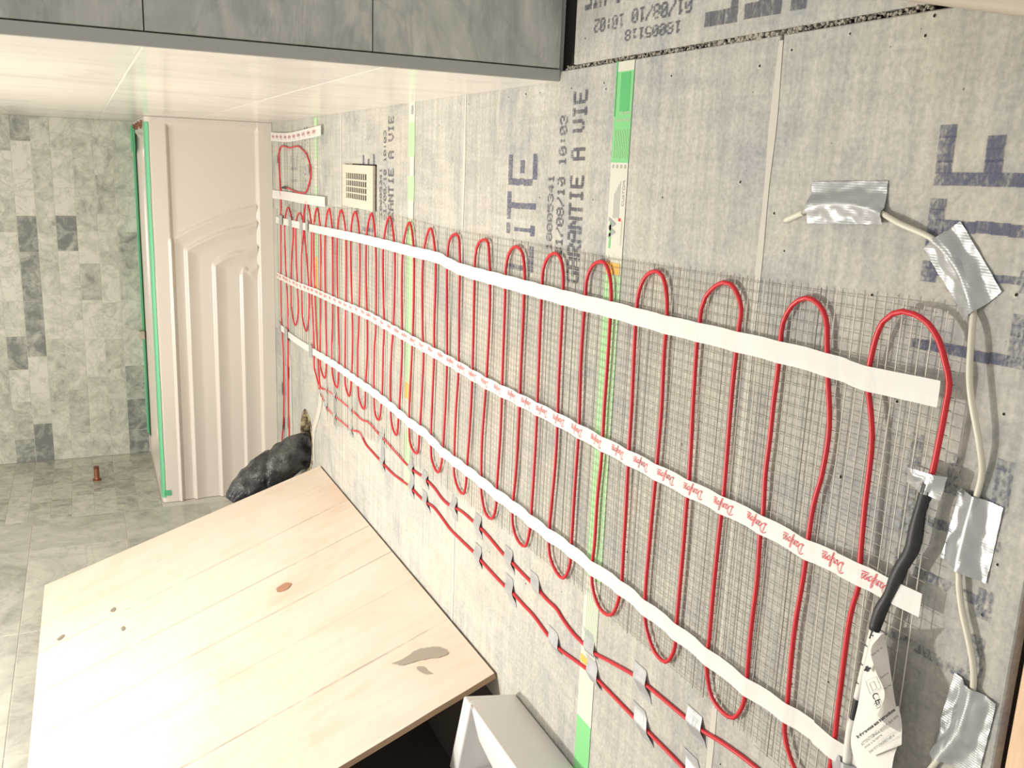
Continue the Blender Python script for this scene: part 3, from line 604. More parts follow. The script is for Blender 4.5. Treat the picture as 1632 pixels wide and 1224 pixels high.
# --- the red cable, from the black splice all the way to its end cap
def seg(P, dz=0): return [Vector((p[0], p[1], p[2]+dz)) for p in P]
C1 = seg([(-0.251,0.5356,0.0145),(-0.2392,0.5344,0.0145),(-0.2106,0.5329,0.0145),(-0.1801,0.5324,0.0145),(-0.1611,0.5326,0.0145),(-0.1461,0.5384,0.0145),(-0.1269,0.5478,0.0144),(-0.115,0.5605,0.014),(-0.1097,0.5763,0.0132),(-0.1093,0.5897,0.0122),(-0.1131,0.6013,0.0112),(-0.1228,0.6131,0.0101),(-0.1386,0.62,0.0095),(-0.156,0.6243,0.0091),(-0.1719,0.6261,0.0089),(-0.187,0.6237,0.0092),(-0.2048,0.6174,0.0097),(-0.2331,0.61,0.0104),(-0.3031,0.6073,0.0107),(-0.3567,0.6039,0.011),(-0.3744,0.6015,0.0112),(-0.4102,0.6072,0.0107),(-0.5011,0.6074,0.0107),(-0.5486,0.6064,0.0108),(-0.5809,0.6074,0.0107),(-0.6021,0.6105,0.0104),(-0.6251,0.6257,0.009),(-0.6265,0.6445,0.0073),(-0.6175,0.66,0.0061),(-0.6046,0.673,0.0053),(-0.5865,0.6819,0.0049),(-0.5562,0.6826,0.0048),(-0.4687,0.6852,0.0047),(-0.3976,0.681,0.0049),(-0.3631,0.6809,0.0049),(-0.3232,0.679,0.005),(-0.2892,0.6724,0.0053),(-0.2449,0.6698,0.0054),(-0.2206,0.6731,0.0053),(-0.189,0.6807,0.0049),(-0.1607,0.6866,0.0047),(-0.133,0.6929,0.0046),(-0.1207,0.7047,0.0045),(-0.1164,0.7233,0.0045),(-0.127,0.7428,0.0045),(-0.1477,0.754,0.0045),(-0.1693,0.7545,0.0045),(-0.1984,0.754,0.0045),(-0.2347,0.7553,0.0045),(-0.2754,0.7551,0.0045),(-0.3152,0.7562,0.0045),(-0.3623,0.7531,0.0045),(-0.3848,0.7539,0.0045),(-0.4395,0.7513,0.0045),(-0.4978,0.7523,0.0045),(-0.5553,0.7509,0.0045),(-0.5787,0.7503,0.0045),(-0.5978,0.7524,0.0045),(-0.6218,0.7663,0.0045),(-0.6266,0.7853,0.0045),(-0.6189,0.8096,0.0045),(-0.5947,0.8221,0.0045),(-0.578,0.8258,0.0045),(-0.5489,0.8243,0.0045),(-0.5339,0.8246,0.0045),(-0.4724,0.8253,0.0045),(-0.395,0.8244,0.0045),(-0.3657,0.8235,0.0045),(-0.2955,0.8249,0.0045),(-0.2397,0.8263,0.0045),(-0.1891,0.8255,0.0045),(-0.1696,0.8253,0.0045),(-0.143,0.8242,0.0045),(-0.1286,0.8324,0.0045),(-0.1184,0.8464,0.0045),(-0.1179,0.8594,0.0045),(-0.1251,0.8758,0.0045),(-0.1395,0.8915,0.0045),(-0.1542,0.8974,0.0045),(-0.1737,0.8984,0.0045),(-0.1934,0.9,0.0045),(-0.2685,0.8976,0.0045),(-0.3636,0.8926,0.0045),(-0.3941,0.893,0.0045),(-0.455,0.8921,0.0045),(-0.5624,0.8922,0.0045),(-0.602,0.8929,0.0045),(-0.626,0.9091,0.0045),(-0.6247,0.936,0.0045),(-0.5966,0.9613,0.0045),(-0.5658,0.9669,0.0045),(-0.4835,0.967,0.0045),(-0.3873,0.9648,0.0045),(-0.3681,0.9644,0.0045),(-0.2932,0.9638,0.0045),(-0.2165,0.9677,0.0045),(-0.1792,0.9671,0.0045),(-0.1434,0.9734,0.0045),(-0.1257,0.9844,0.0045),(-0.1213,1.0009,0.0045),(-0.129,1.021,0.0045),(-0.149,1.0353,0.0045),(-0.1725,1.0394,0.0045),(-0.1975,1.0393,0.0045),(-0.3026,1.0351,0.0045),(-0.3767,1.0336,0.0045),(-0.5059,1.0295,0.0045),(-0.5869,1.0308,0.0045),(-0.6265,1.0499,0.0045),(-0.6315,1.0813,0.0045),(-0.6096,1.1065,0.0045),(-0.5731,1.1121,0.0045),(-0.541,1.1093,0.0045),(-0.4707,1.1094,0.0045),(-0.3984,1.1053,0.0045),(-0.3296,1.1065,0.0045),(-0.2603,1.1055,0.0045),(-0.1905,1.1062,0.0045),(-0.1581,1.1085,0.0045),(-0.1339,1.1185,0.0045),(-0.124,1.1319,0.0045),(-0.1241,1.1452,0.0045),(-0.1324,1.1642,0.0045),(-0.1508,1.1778,0.0045),(-0.185,1.1804,0.0045),(-0.2761,1.1822,0.0045),(-0.3706,1.1771,0.0045),(-0.4625,1.1784,0.0045),(-0.5108,1.179,0.0045),(-0.5556,1.1792,0.0045),(-0.607,1.1811,0.0045),(-0.6349,1.1995,0.0045),(-0.6338,1.2258,0.0045),(-0.6174,1.2484,0.0045),(-0.5901,1.2557,0.0045),(-0.5376,1.2525,0.0045),(-0.4467,1.2464,0.0045),(-0.315,1.2494,0.0045),(-0.1951,1.2507,0.0045),(-0.151,1.2538,0.0045),(-0.1312,1.2656,0.0045),(-0.1258,1.2816,0.0045),(-0.1335,1.3049,0.0045),(-0.1531,1.321,0.0045),(-0.1867,1.3238,0.0045),(-0.3205,1.3216,0.0045),(-0.4488,1.3201,0.0045),(-0.5669,1.3238,0.0045),(-0.5983,1.3256,0.0045),(-0.6377,1.3418,0.0045),(-0.6387,1.3728,0.0045),(-0.6208,1.3943,0.0045),(-0.5942,1.3992,0.0045),(-0.5229,1.3919,0.0045),(-0.4277,1.3886,0.0045),(-0.3351,1.3895,0.0045),(-0.215,1.3888,0.0045),(-0.1631,1.3915,0.0045),(-0.1372,1.403,0.0045),(-0.1287,1.4299,0.0045),(-0.1422,1.4545,0.0045),(-0.1656,1.4666,0.0045),(-0.2261,1.4658,0.0045),(-0.3512,1.4647,0.0045),(-0.4698,1.464,0.0045),(-0.571,1.4704,0.0045),(-0.6163,1.4721,0.0045),(-0.6424,1.4888,0.0045),(-0.6405,1.5195,0.0045),(-0.6074,1.5425,0.0045),(-0.5777,1.5449,0.0045),(-0.5156,1.547,0.0045),(-0.3664,1.5351,0.0045),(-0.2356,1.5316,0.0045),(-0.163,1.5408,0.0045),(-0.1333,1.5491,0.0045),(-0.1285,1.5653,0.0045),(-0.1391,1.5947,0.0045),(-0.1593,1.6069,0.0045),(-0.2243,1.608,0.0045),(-0.3814,1.6051,0.0045),(-0.4991,1.6099,0.0045),(-0.585,1.6189,0.0045),(-0.6251,1.6227,0.0045),(-0.6426,1.633,0.0045),(-0.6408,1.6631,0.0045),(-0.6186,1.6861,0.0045),(-0.5825,1.6886,0.0045),(-0.4835,1.686,0.0045),(-0.3973,1.6788,0.0045),(-0.2575,1.6838,0.0045),(-0.1781,1.6861,0.0045),(-0.1347,1.696,0.0045),(-0.1297,1.711,0.0045),(-0.1455,1.7454,0.0045),(-0.1853,1.7552,0.0045),(-0.4113,1.7439,0.0045),(-0.5766,1.7541,0.0045),(-0.618,1.7619,0.0045),(-0.6457,1.7824,0.0045),(-0.6281,1.8236,0.0045),(-0.5804,1.8304,0.0045),(-0.3869,1.8216,0.0045),(-0.3399,1.8244,0.0045),(-0.1784,1.827,0.0045),(-0.13,1.8586,0.0045),(-0.1828,1.8999,0.0045),(-0.3527,1.8984,0.0045),(-0.4002,1.89,0.0045),(-0.5806,1.9063,0.0045),(-0.6444,1.9207,0.0045),(-0.6358,1.971,0.0045),(-0.5826,1.9826,0.0045),(-0.4158,1.9695,0.0045),(-0.3643,1.9652,0.0045),(-0.177,1.9695,0.0045),(-0.1273,1.9982,0.0045),(-0.1778,2.0414,0.0045),(-0.3781,2.0452,0.0045),(-0.4301,2.0427,0.0045),(-0.5847,2.0606,0.0045),(-0.6452,2.0769,0.0045),(-0.6302,2.1147,0.0045),(-0.5636,2.1309,0.0045),(-0.4461,2.1242,0.0045),(-0.3898,2.1124,0.0045),(-0.1839,2.1104,0.0045),(-0.1243,2.1496,0.0045),(-0.1885,2.1971,0.0045),(-0.4029,2.1883,0.0045),(-0.4597,2.1938,0.0045),(-0.5808,2.2017,0.0045),(-0.647,2.2263,0.0045),(-0.6371,2.2626,0.0045),(-0.4751,2.2726,0.0045),(-0.4155,2.2607,0.0045),(-0.1807,2.2698,0.0045),(-0.1251,2.3006,0.0045),(-0.1814,2.3477,0.0045),(-0.4291,2.3392,0.0045),(-0.4879,2.3378,0.0045),(-0.5747,2.3513,0.0045),(-0.6525,2.366,0.0045),(-0.634,2.4202,0.0045),(-0.5067,2.4338,0.0045),(-0.4439,2.4245,0.0045),(-0.1781,2.4197,0.0045),(-0.1295,2.4583,0.0045),(-0.1776,2.5023,0.0045),(-0.4546,2.4866,0.0045),(-0.5174,2.4886,0.0045),(-0.586,2.4974,0.0045),(-0.6548,2.521,0.0045),(-0.6328,2.566,0.0045),(-0.5332,2.5696,0.0045),(-0.4684,2.5663,0.0045),(-0.1821,2.5642,0.0045),(-0.1337,2.6084,0.0045),(-0.1886,2.6522,0.0045),(-0.4823,2.6462,0.0045),(-0.546,2.6351,0.0045),(-0.5942,2.6432,0.0045),(-0.6619,2.6624,0.0045),(-0.643,2.7148,0.0045),(-0.5647,2.7305,0.0045),(-0.4953,2.7212,0.0045),(-0.1875,2.7194,0.0045),(-0.138,2.7513,0.0045),(-0.1932,2.7994,0.0045),(-0.5094,2.8026,0.0045),(-0.5776,2.7962,0.0045),(-0.6679,2.8196,0.0045),(-0.644,2.8788,0.0045),(-0.5223,2.8772,0.0045),(-0.1948,2.8718,0.0045),(-0.1447,2.9091,0.0045),(-0.2006,2.9549,0.0045),(-0.532,2.9329,0.0045),(-0.6253,2.9133,0.0045),(-0.6769,2.9019,0.0045),(-0.7111,2.8837,0.0045)], .0022)
RU = seg([(-0.706,2.8169,0),(-0.6957,2.6327,0),(-0.6928,2.5109,0),(-0.6926,2.3983,0),(-0.6825,2.3361,0),(-0.6883,2.2359,0),(-0.6892,2.1803,0),(-0.6947,2.0769,0),(-0.6988,1.983,0),(-0.6908,1.8718,0),(-0.6921,1.8115,0),(-0.6996,1.7622,0),(-0.6986,1.7196,0),(-0.6907,1.6784,0),(-0.6861,1.6344,0),(-0.6855,1.584,0),(-0.6843,1.5549,0),(-0.686,1.5141,0),(-0.6936,1.4373,0),(-0.6934,1.4016,0),(-0.6957,1.3523,0),(-0.6963,1.3171,0),(-0.6979,1.2875,0),(-0.7004,1.2568,0),(-0.7006,1.2237,0),(-0.7079,1.1985,0),(-0.7139,1.1656,0),(-0.7148,1.1349,0),(-0.7144,1.1055,0),(-0.7014,1.0461,0),(-0.6887,0.9853,0),(-0.6857,0.9516,0),(-0.6827,0.9022,0),(-0.6796,0.8521,0),(-0.677,0.8282,0),(-0.668,0.7836,0),(-0.6614,0.7259,0),(-0.6621,0.6785,0),(-0.6762,0.6559,0)], .003)
RL = seg([(-0.7183,0.6801,0),(-0.7566,0.7655,0),(-0.7504,0.8588,0),(-0.7503,0.9366,0),(-0.7504,0.9823,0),(-0.7497,1.0772,0),(-0.7502,1.113,0),(-0.7638,1.2122,0),(-0.7613,1.243,0),(-0.7517,1.3084,0),(-0.7513,1.3416,0),(-0.7495,1.3911,0),(-0.752,1.4268,0),(-0.7507,1.5086,0),(-0.7487,1.5497,0),(-0.7478,1.5731,0),(-0.7491,1.6479,0),(-0.7491,1.7147,0),(-0.7415,1.7705,0),(-0.738,1.8189,0),(-0.7458,1.8817,0),(-0.7462,1.9809,0),(-0.757,2.1142,0),(-0.7573,2.206,0),(-0.7555,2.2897,0),(-0.7519,2.366,0),(-0.7365,2.4198,0),(-0.7527,2.5109,0),(-0.757,2.5963,0),(-0.7638,2.7103,0),(-0.7612,2.8184,0),(-0.7439,2.8699,0),(-0.7294,2.9097,0)], .003)
C2 = seg([(-0.6988,2.925,0.0045),(-0.6641,2.9691,0.0045),(-0.6375,2.9735,0.0045),(-0.5397,2.9775,0.0045),(-0.3823,3.0027,0.0045),(-0.196,2.9959,0.0045),(-0.1328,3.0602,0.0045),(-0.1963,3.1065,0.0045),(-0.3134,3.0667,0.0045),(-0.4343,3.0368,0.0045),(-0.5147,3.0465,0.0045),(-0.5644,3.0827,0.0045),(-0.5301,3.1413,0.0045),(-0.4008,3.1518,0.0045),(-0.3216,3.1471,0.0045),(-0.2037,3.1098,0.0045),(-0.1757,3.1743,0.0045),(-0.2117,3.2277,0.0045),(-0.3306,3.2357,0.0045),(-0.4292,3.2213,0.0045),(-0.53,3.2173,0.0045),(-0.5756,3.2694,0.0045),(-0.5266,3.3251,0.0045),(-0.4228,3.3285,0.0045),(-0.3382,3.3112,0.0045),(-0.2344,3.2745,0.0045),(-0.1671,3.3643,0.0045),(-0.2252,3.4259,0.0045),(-0.3921,3.4202,0.0045),(-0.5168,3.398,0.0045),(-0.6129,3.3999,0.0045),(-0.7725,3.4126,0.0045),(-0.9171,3.417,0.0045),(-1.0535,3.417,0.0045),(-1.118,3.4893,0.0045),(-1.093,3.5526,0.0045),(-1.0044,3.5207,0.0045),(-0.7559,3.4953,0.0045),(-0.625,3.5157,0.0045),(-0.5359,3.5274,0.0045),(-0.1049,3.4879,0.0045),(-0.1292,3.4937,0.0045),(-0.0123,3.5151,0.0045),(0.0176,3.5147,0.0045),(0.0397,3.4864,0.0045),(0.0438,3.4177,0.0045),(0.038,3.3316,0.0045),(0.0419,3.2342,0.0045),(0.0416,3.1706,0.0045),(0.0307,3.1061,0.0045),(0.0156,3.0478,0.0045),(-0.017,2.9993,0.0045),(-0.0368,2.9886,0.0045),(-0.0654,3.007,0.0045),(-0.1009,3.0632,0.0045),(-0.1074,3.1266,0.0045),(-0.108,3.2207,0.0045),(-0.1022,3.3153,0.0045),(-0.0991,3.3857,0.0045)], .0022)
C1 = [p for p in C1]; C2 = [p for i, p in enumerate(C2)]
# the cable stands clear of the mesh at its last, raised bend
for i, dz in ((0,.002),(1,.0015),(2,.001),(5,.0005),(6,.002),(7,.003),(8,.0035),(9,.0035),(10,.0035),(11,.003),(12,.002),(13,.0005)): C1[i].z += dz
path = spline(C1+RU+RL+C2, .008)
bm = BM(); tube(bm, path, .0027, 8)
adopt(hm, link('heating_cable', bm, M['red'], None))
bm = BM(); tube(bm, seg([(-0.0996,3.3812,0.0045),(-0.1001,3.4152,0.0045),(-0.1013,3.45,0.0045)], .0024), .0042, 8); adopt(hm, link('end_cap', bm, M['black'], None))

# --- white fixing strips
def strip(P, w, z0, name, parent, m=None, bumps=True, flat=False):
    sp = spline([Vector(p) for p in P], .004); bm = BM(); prev = None; N = 4
    cab = [q for q in path]
    for i, p in enumerate(sp):
        t = (sp[min(i+1, len(sp)-1)] - sp[max(0, i-1)]); t.z = 0; t.normalize(); s = Vector((1, 0, 0)) if abs(t.y) > .5 else Vector((-t.y, t.x, 0))
        row = []
        for k in range(N+1):
            q = p + s*w*(k/N-.5); q = Vector((q.x, q.y, p.z+z0))
            row.append(bm.verts.new(q))
        if prev:
            for k in range(N): bm.faces.new((prev[k], prev[k+1], row[k+1], row[k]))
        prev = row
    if bumps:
        import bisect
        near = {}
        for q in cab: near.setdefault((round(q.x/.02), round(q.y/.02)), []).append(q)
        for v in bm.verts:
            a, b = round(v.co.x/.02), round(v.co.y/.02); d = 9; zq = 0
            for i in (-1, 0, 1):
                for j in (-2, -1, 0, 1, 2):
                    for q in near.get((a+i, b+j), []):
                        e = abs(v.co.y-q.y) if abs(v.co.x-q.x) < .009 else 9
                        if e < d: d = e; zq = q.z
            if d < .03: v.co.z = max(v.co.z, zq + .0036 - max(0, d-.003)*.14)
    bmesh.ops.recalc_face_normals(bm, faces=bm.faces)
    o = link(name, bm, m or M['strip'], None, True); adopt(parent, o); return o, sp
sT, _ = strip([(-0.225,3.5949,0.0045),(-0.2118,2.9678,0.0045),(-0.2028,2.6378,0.0045),(-0.1954,2.3381,0.0045),(-0.1911,2.093,0.0045),(-0.1897,1.9646,0.0045),(-0.187,1.8029,0.0045),(-0.195,1.6917,0.0045),(-0.1931,1.4683,0.0045),(-0.1911,1.3193,0.0045),(-0.1888,1.179,0.0045),(-0.1867,1.105,0.0045),(-0.186,1.0392,0.0045),(-0.185,0.9677,0.0045),(-0.1826,0.8971,0.0045),(-0.1805,0.8223,0.0045),(-0.1785,0.7551,0.0045),(-0.1773,0.6824,0.0048),(-0.1782,0.6248,0.0091),(-0.1755,0.5804,0.0129),(-0.1722,0.5383,0.0145)], .0235, .0028, 'fixing_strip', hm)
sM, spM = strip([(-0.4352,3.6032,0.0045),(-0.4247,3.221,0.0045),(-0.4111,2.9361,0.0045),(-0.4015,2.6406,0.0045),(-0.39,2.3355,0.0045),(-0.3894,2.119,0.0045),(-0.3895,1.9074,0.0045),(-0.3888,1.7272,0.0045),(-0.3903,1.5301,0.0045),(-0.3864,1.3878,0.0045),(-0.3834,1.2418,0.0045),(-0.3823,1.1036,0.0045),(-0.3811,1.0364,0.0045),(-0.3797,0.9629,0.0045),(-0.3777,0.8906,0.0045),(-0.375,0.8213,0.0045),(-0.3728,0.7536,0.0045),(-0.3725,0.6799,0.0049),(-0.3653,0.6029,0.0111),(-0.3642,0.5615,0.014),(-0.3623,0.5271,0.0145)], .0225, .0028, 'fixing_strip', hm)
sB, _ = strip([(-0.6266,3.5494,0.0045),(-0.6305,3.3667,0.0045),(-0.6138,2.9817,0.0045),(-0.5979,2.6928,0.0045),(-0.5898,2.4335,0.0045),(-0.5845,2.2619,0.0045),(-0.5838,2.1126,0.0045),(-0.5859,1.9778,0.0045),(-0.5821,1.8567,0.0045),(-0.5902,1.7625,0.0045),(-0.5875,1.6187,0.0045),(-0.586,1.5411,0.0045),(-0.5863,1.469,0.0045),(-0.5834,1.3979,0.0045),(-0.5827,1.3222,0.0045),(-0.5817,1.2566,0.0045),(-0.5779,1.1775,0.0045),(-0.5785,1.1105,0.0045),(-0.5731,1.0303,0.0045),(-0.5736,0.9659,0.0045),(-0.5726,0.8913,0.0045),(-0.5721,0.8267,0.0045),(-0.5704,0.7514,0.0045),(-0.5631,0.6789,0.005),(-0.5577,0.6348,0.0081),(-0.5552,0.5919,0.012),(-0.5518,0.5443,0.0145)], .0235, .0028, 'fixing_strip', hm)
# red script lettering on the middle strip: a name written in joined strokes, underlined at its end
GL = {
 'D': [[(-.25,1.55),(-.05,1.85),(.25,1.95),(.75,1.85),(1.15,1.45),(1.25,.95),(1.05,.4),(.65,.08),(.2,.0),(-.05,.1),(.1,.28),(.45,.15)], [(.42,1.7),(.36,1.0),(.22,.3)]],
 'a': [[(.62,.9),(.35,1.0),(.1,.7),(.08,.25),(.3,.02),(.55,.3),(.66,.92),(.6,.3),(.72,.02),(.95,.2)]],
 'n': [[(.05,.85),(.2,.95),(.18,.0),(.3,.6),(.55,.95),(.7,.8),(.65,.2),(.78,.02),(.95,.2)]],
 'f': [[(0,.2),(.35,.6),(.62,1.5),(.5,1.9),(.3,1.5),(.22,.4),(.1,-.6),(-.05,-.85),(-.1,-.5),(.15,-.05),(.45,.2)]],
 'o': [[(.5,.9),(.2,.8),(.08,.35),(.3,.0),(.6,.2),(.68,.65),(.5,.95),(.75,.8),(.95,.75)]],
 's': [[(0,.3),(.35,.95),(.5,.55),(.45,.1),(.1,.0)], [(.45,.1),(.6,.2)]],
}
def script(bm, word, M4, wd=.13):
    x = 0
    for ch in word:
        for st in GL[ch]:
            pts = spline([Vector((px+x+.18*py, py, 0)) for px, py in st], .16)
            for a, b in zip(pts, pts[1:]):
                d = (b-a); 
                if d.length < 1e-6: continue
                s = Vector((-d.y, d.x, 0)).normalized()*wd/2; e = d.normalized()*wd*.25
                quad(bm, M4@(a-s-e), M4@(b-s+e), M4@(b+s+e), M4@(a+s-e))
        x += {'D':1.25,'a':.95,'n':.95,'f':.62,'o':.9,'s':.6}[ch]
    s = Vector((0, .06, 0)); a = Vector((x-1.25, -.28, 0)); b = Vector((x+.15, -.28, 0)); quad(bm, M4@(a-s), M4@(b-s), M4@(b+s), M4@(a+s))
bm = BM()
def at_strip(sp, y):
    for a, b in zip(sp, sp[1:]):
        if min(a.y, b.y) <= y <= max(a.y, b.y):
            k = (y-a.y)/(b.y-a.y); return a.lerp(b, k), (b-a)
    return None, None
y = .583 - .0605
while y < 3.6:
    p, d = at_strip(spM, y - .02)
    if p is not None:
        if d.y < 0: d = -d
        ang = math.atan2(d.y, d.x)
        if y > .50:
            M4 = Matrix.Translation((p.x + .0045, p.y, p.z+.0022)) @ Matrix.Rotation(ang, 4, 'Z') @ Matrix.Diagonal((.0058, .0060, 1, 1))
            script(bm, 'Danfoss', M4)
    y += .0600
near = {}
for q in path: near.setdefault(round(q.y/.02), []).append(q)
for v in bm.verts:                                        # lettering follows the strip over the cable
    d = 9; zq = 0
    for i in (-2, -1, 0, 1, 2):
        for q in near.get(round(v.co.y/.02)+i, []):
            if abs(v.co.x-q.x) < .009 and abs(v.co.y-q.y) < d: d = abs(v.co.y-q.y); zq = q.z
    v.co.z = zm(v.co.y) + .0036
    if d < .03: v.co.z = max(v.co.z, zq + .0044 - max(0, d-.003)*.14)
for f in bm.faces:
    f.normal_update()
    if f.normal.z < 0: f.normal_flip()
o = link('strip_lettering', bm, M['redink'], None); o.parent = sM; o['label'] = 'red script lettering along the middle strip'
# --- splice and cold lead under its paper label
SPL = seg([(-0.2434,0.5352,0.017),(-0.2595,0.5387,0.017),(-0.2836,0.5426,0.017),(-0.2992,0.5434,0.017),(-0.3154,0.5445,0.017),(-0.3376,0.5534,0.017),(-0.3681,0.5621,0.017),(-0.3864,0.5688,0.017),(-0.4084,0.5731,0.017)])
bm = BM(); tube(bm, spline(SPL, .006), lambda t: .0056 + .0005*math.sin(t*23) + .0010*math.exp(-((t-.45)/.15)**2) - (.0015 if t < .04 else 0), 10); adopt(hm, link('splice_sleeve', bm, M['black'], None))
CL = seg([(-0.4086,0.5735,0.017),(-0.4307,0.576,0.017),(-0.455,0.5783,0.017),(-0.4763,0.5804,0.017),(-0.4943,0.5822,0.017),(-0.5085,0.5831,0.017),(-0.5197,0.5846,0.017),(-0.5405,0.5845,0.017),(-0.5541,0.5839,0.017),(-0.5752,0.5838,0.017),(-0.6105,0.5831,0.017)])
cs = spline(CL, .004); nC = len(cs); i1, i2 = int(nC*.40), int(nC*.50)
bm = BM(); tube(bm, cs[:i1+1], .0040, 10); tube(bm, cs[i2:], .0042, 10); adopt(hm, link('lead_marker_sleeve', bm, M['white_pvc'], None))
bm = BM(); tube(bm, cs[i1-1:i2+2], .0036, 10); adopt(hm, link('cold_lead', bm, M['black'], None))
# little black marks on the sleeve
bm = BM()
for k in range(4, i1-3, 5):
    p = cs[k]; d = (cs[k+1]-cs[k-1]).normalized(); s = d.cross(Vector((0,0,1))).normalized()
    for j in (0, 1):
        c = p + Vector((0,.0012,.0042)) + s*(.002*(j-.5)); e = d*.0006*(1+j); w2 = s*.0008
        quad(bm, c-e-w2, c+e-w2, c+e+w2, c-e+w2)
adopt(hm, link('sleeve_marks', bm, M['ink'], None))
# paper flag: wraps the lead, stands out and folds back over itself
A0 = [(-0.4077,0.5716,0.0199),(-0.4325,0.5744,0.0199),(-0.4465,0.576,0.0199),(-0.4873,0.5772,0.0199),(-0.533,0.5794,0.0199),(-0.5525,0.5679,0.0199),(-0.574,0.553,0.0199)]
F0 = [(-0.4004,0.5524,0.0276),(-0.4156,0.5453,0.0276),(-0.434,0.5385,0.0276),(-0.4573,0.5294,0.0276),(-0.4793,0.5184,0.0276),(-0.5074,0.5223,0.0276),(-0.5369,0.5224,0.0276)]
E0_ = [(-0.3951,0.5483,0.0381),(-0.4163,0.5552,0.0381),(-0.433,0.5464,0.0381),(-0.4482,0.5341,0.0381),(-0.4729,0.5381,0.0381),(-0.502,0.5579,0.0381),(-0.505,0.5605,0.0381)]
def loft(name, A, B, parent, m, bow=0, n=26, mth=6, smooth=True):
    A = [Vector(p) for p in A]; B = [Vector(p) for p in B]
    def rs(P):
        sp = spline(P, .002); return [sp[int(round(k*(len(sp)-1)/n))] for k in range(n+1)]
    a, b = rs(A), rs(B); bm = BM(); prev = None
    for i in range(n+1):
        row = [bm.verts.new(a[i].lerp(b[i], j/mth) + Vector((0, 0, bow*math.sin(math.pi*j/mth)))) for j in range(mth+1)]
        if prev:
            for j in range(mth): bm.faces.new((prev[j], prev[j+1], row[j+1], row[j]))
        prev = row
    o = link(name, bm, m, None, smooth); adopt(parent, o); return o
fl1 = loft('paper_label', A0, F0, hm, M['paper'], .004)
fl1['label'] = 'white paper warning label wrapped round the lead'
F1 = [(-0.4004,0.5524,0.0276),(-0.4156,0.5453,0.0276),(-0.434,0.5385,0.0276),(-0.4573,0.5294,0.0276),(-0.481,0.5181,0.0276),(-0.4954,0.5207,0.0276)]
E1 = [(-0.3915,0.54,0.045),(-0.4117,0.5492,0.045),(-0.4283,0.5404,0.045),(-0.4424,0.5277,0.045),(-0.4677,0.5322,0.045),(-0.4983,0.5546,0.045)]
fl2 = loft('paper_label', F1[:5], E1[:5] , hm, M['paper'], .003)
fl2['label'] = 'folded back part of the label, seen from its printed side'
FB = [(-0.4573,0.5294,0.0276),(-0.4798,0.5183,0.0276)]; EB = [(-0.5077,0.565,0.0333),(-0.5194,0.5418,0.0333)]
fl3 = loft('paper_label', [(-0.4772,0.543,0.0324),(-0.5084,0.5658,0.0324),(-0.5202,0.5426,0.0324)], [(-0.4576,0.5249,0.0285),(-0.47,0.5192,0.0285),(-0.4912,0.5155,0.0285)], hm, M['paper'], .002, n=16)
# writing on the label: frames given by two points of a line of text and the height of its letters
def write(bm, s, p0, p1, h, lift=.0015, bold=0.0):
    a, b = Vector(p0), Vector(p1); d = (b-a); L = d.length; d.normalize(); vw = (Vector(cam.location)-a).normalized()
    u = vw.cross(d).normalized(); nrm = d.cross(u)
    Mx = Matrix(((d.x,u.x,nrm.x,a.x),(d.y,u.y,nrm.y,a.y),(d.z,u.z,nrm.z,a.z),(0,0,0,1)))
    text_into(bm, s, h/.7, Mx @ Matrix.Translation((0,0,lift)), fit=L, bold=bold)
bm = BM()
W1 = [(-0.5032,0.5508,0.0425),(-0.4521,0.5148,0.0425),(-0.5072,0.5447,0.0425),(-0.4558,0.5106,0.0425),(-0.5073,0.5409,0.0425),(-0.4834,0.5246,0.0425),(-0.5089,0.5352,0.0425),(-0.4757,0.5115,0.0425),(-0.418,0.5483,0.0425),(-0.4039,0.5381,0.0425),(-0.4325,0.5347,0.0425),(-0.423,0.5276,0.0425),(-0.4405,0.529,0.0425),(-0.4319,0.5225,0.0425)]
write(bm, 'Referez-vous aux instructions', W1[0], W1[1], .0026, bold=.0002)
write(bm, 'ATTENTION:Ce produit doit etre', W1[2], W1[3], .0028)
write(bm, 'mise a la terre', W1[4], W1[5], .0024)
write(bm, '3041977109008216816', W1[6], W1[7], .0022)
write(bm, 'Only for in', W1[8], W1[9], .0022)
write(bm, 'device', W1[10], W1[11], .0022); write(bm, 'Part No', W1[12], W1[13], .0022)
W2 = [(-0.4585,0.553,0.0324),(-0.4697,0.5435,0.0324),(-0.4392,0.5624,0.0324),(-0.4345,0.5563,0.0324)]
write(bm, 'CE', [(-0.4621,0.5533,0.0314)][0], [(-0.4683,0.5462,0.0314)][0], .0062, bold=.0001)
write(bm, '(E)', [(-0.4682,0.5475,0.0324)][0], [(-0.4705,0.5426,0.0324)][0], .0040)
write(bm, '-#-', [(-0.4445,0.5643,0.0304)][0], [(-0.4378,0.5569,0.0304)][0], .0040, bold=.0006)
write(bm, 'R', [(-0.4146,0.5694,0.0256)][0], [(-0.413,0.559,0.0256)][0], .0080)
o = link('label_lettering', bm, M['ink'], None); o['kind'] = 'stuff'; adopt(hm, o)
bm = BM(); q = [Vector(p) for p in [(-0.453,0.5613,0.0319),(-0.4415,0.5502,0.0319),(-0.4493,0.5436,0.0319),(-0.462,0.5544,0.0319)]]
for a, b in zip(q, q[1:]+q[:1]):
    d = (b-a).normalized(); s = d.cross((Vector(cam.location)-a).normalized())*.00022
    quad(bm, a-s, b-s, b+s, a+s)
q = [Vector(p) for p in [(-0.4522,0.5566,0.0321),(-0.4477,0.552,0.0321),(-0.4521,0.5475,0.0321),(-0.4573,0.5519,0.0321)]]
for a, b in zip(q, q[1:]+q[:1]):
    d = (b-a).normalized(); s = d.cross((Vector(cam.location)-a).normalized())*.0003
    quad(bm, a-s, b-s, b+s, a+s)
adopt(hm, link('label_symbol', bm, M['lbl_grey'], None))

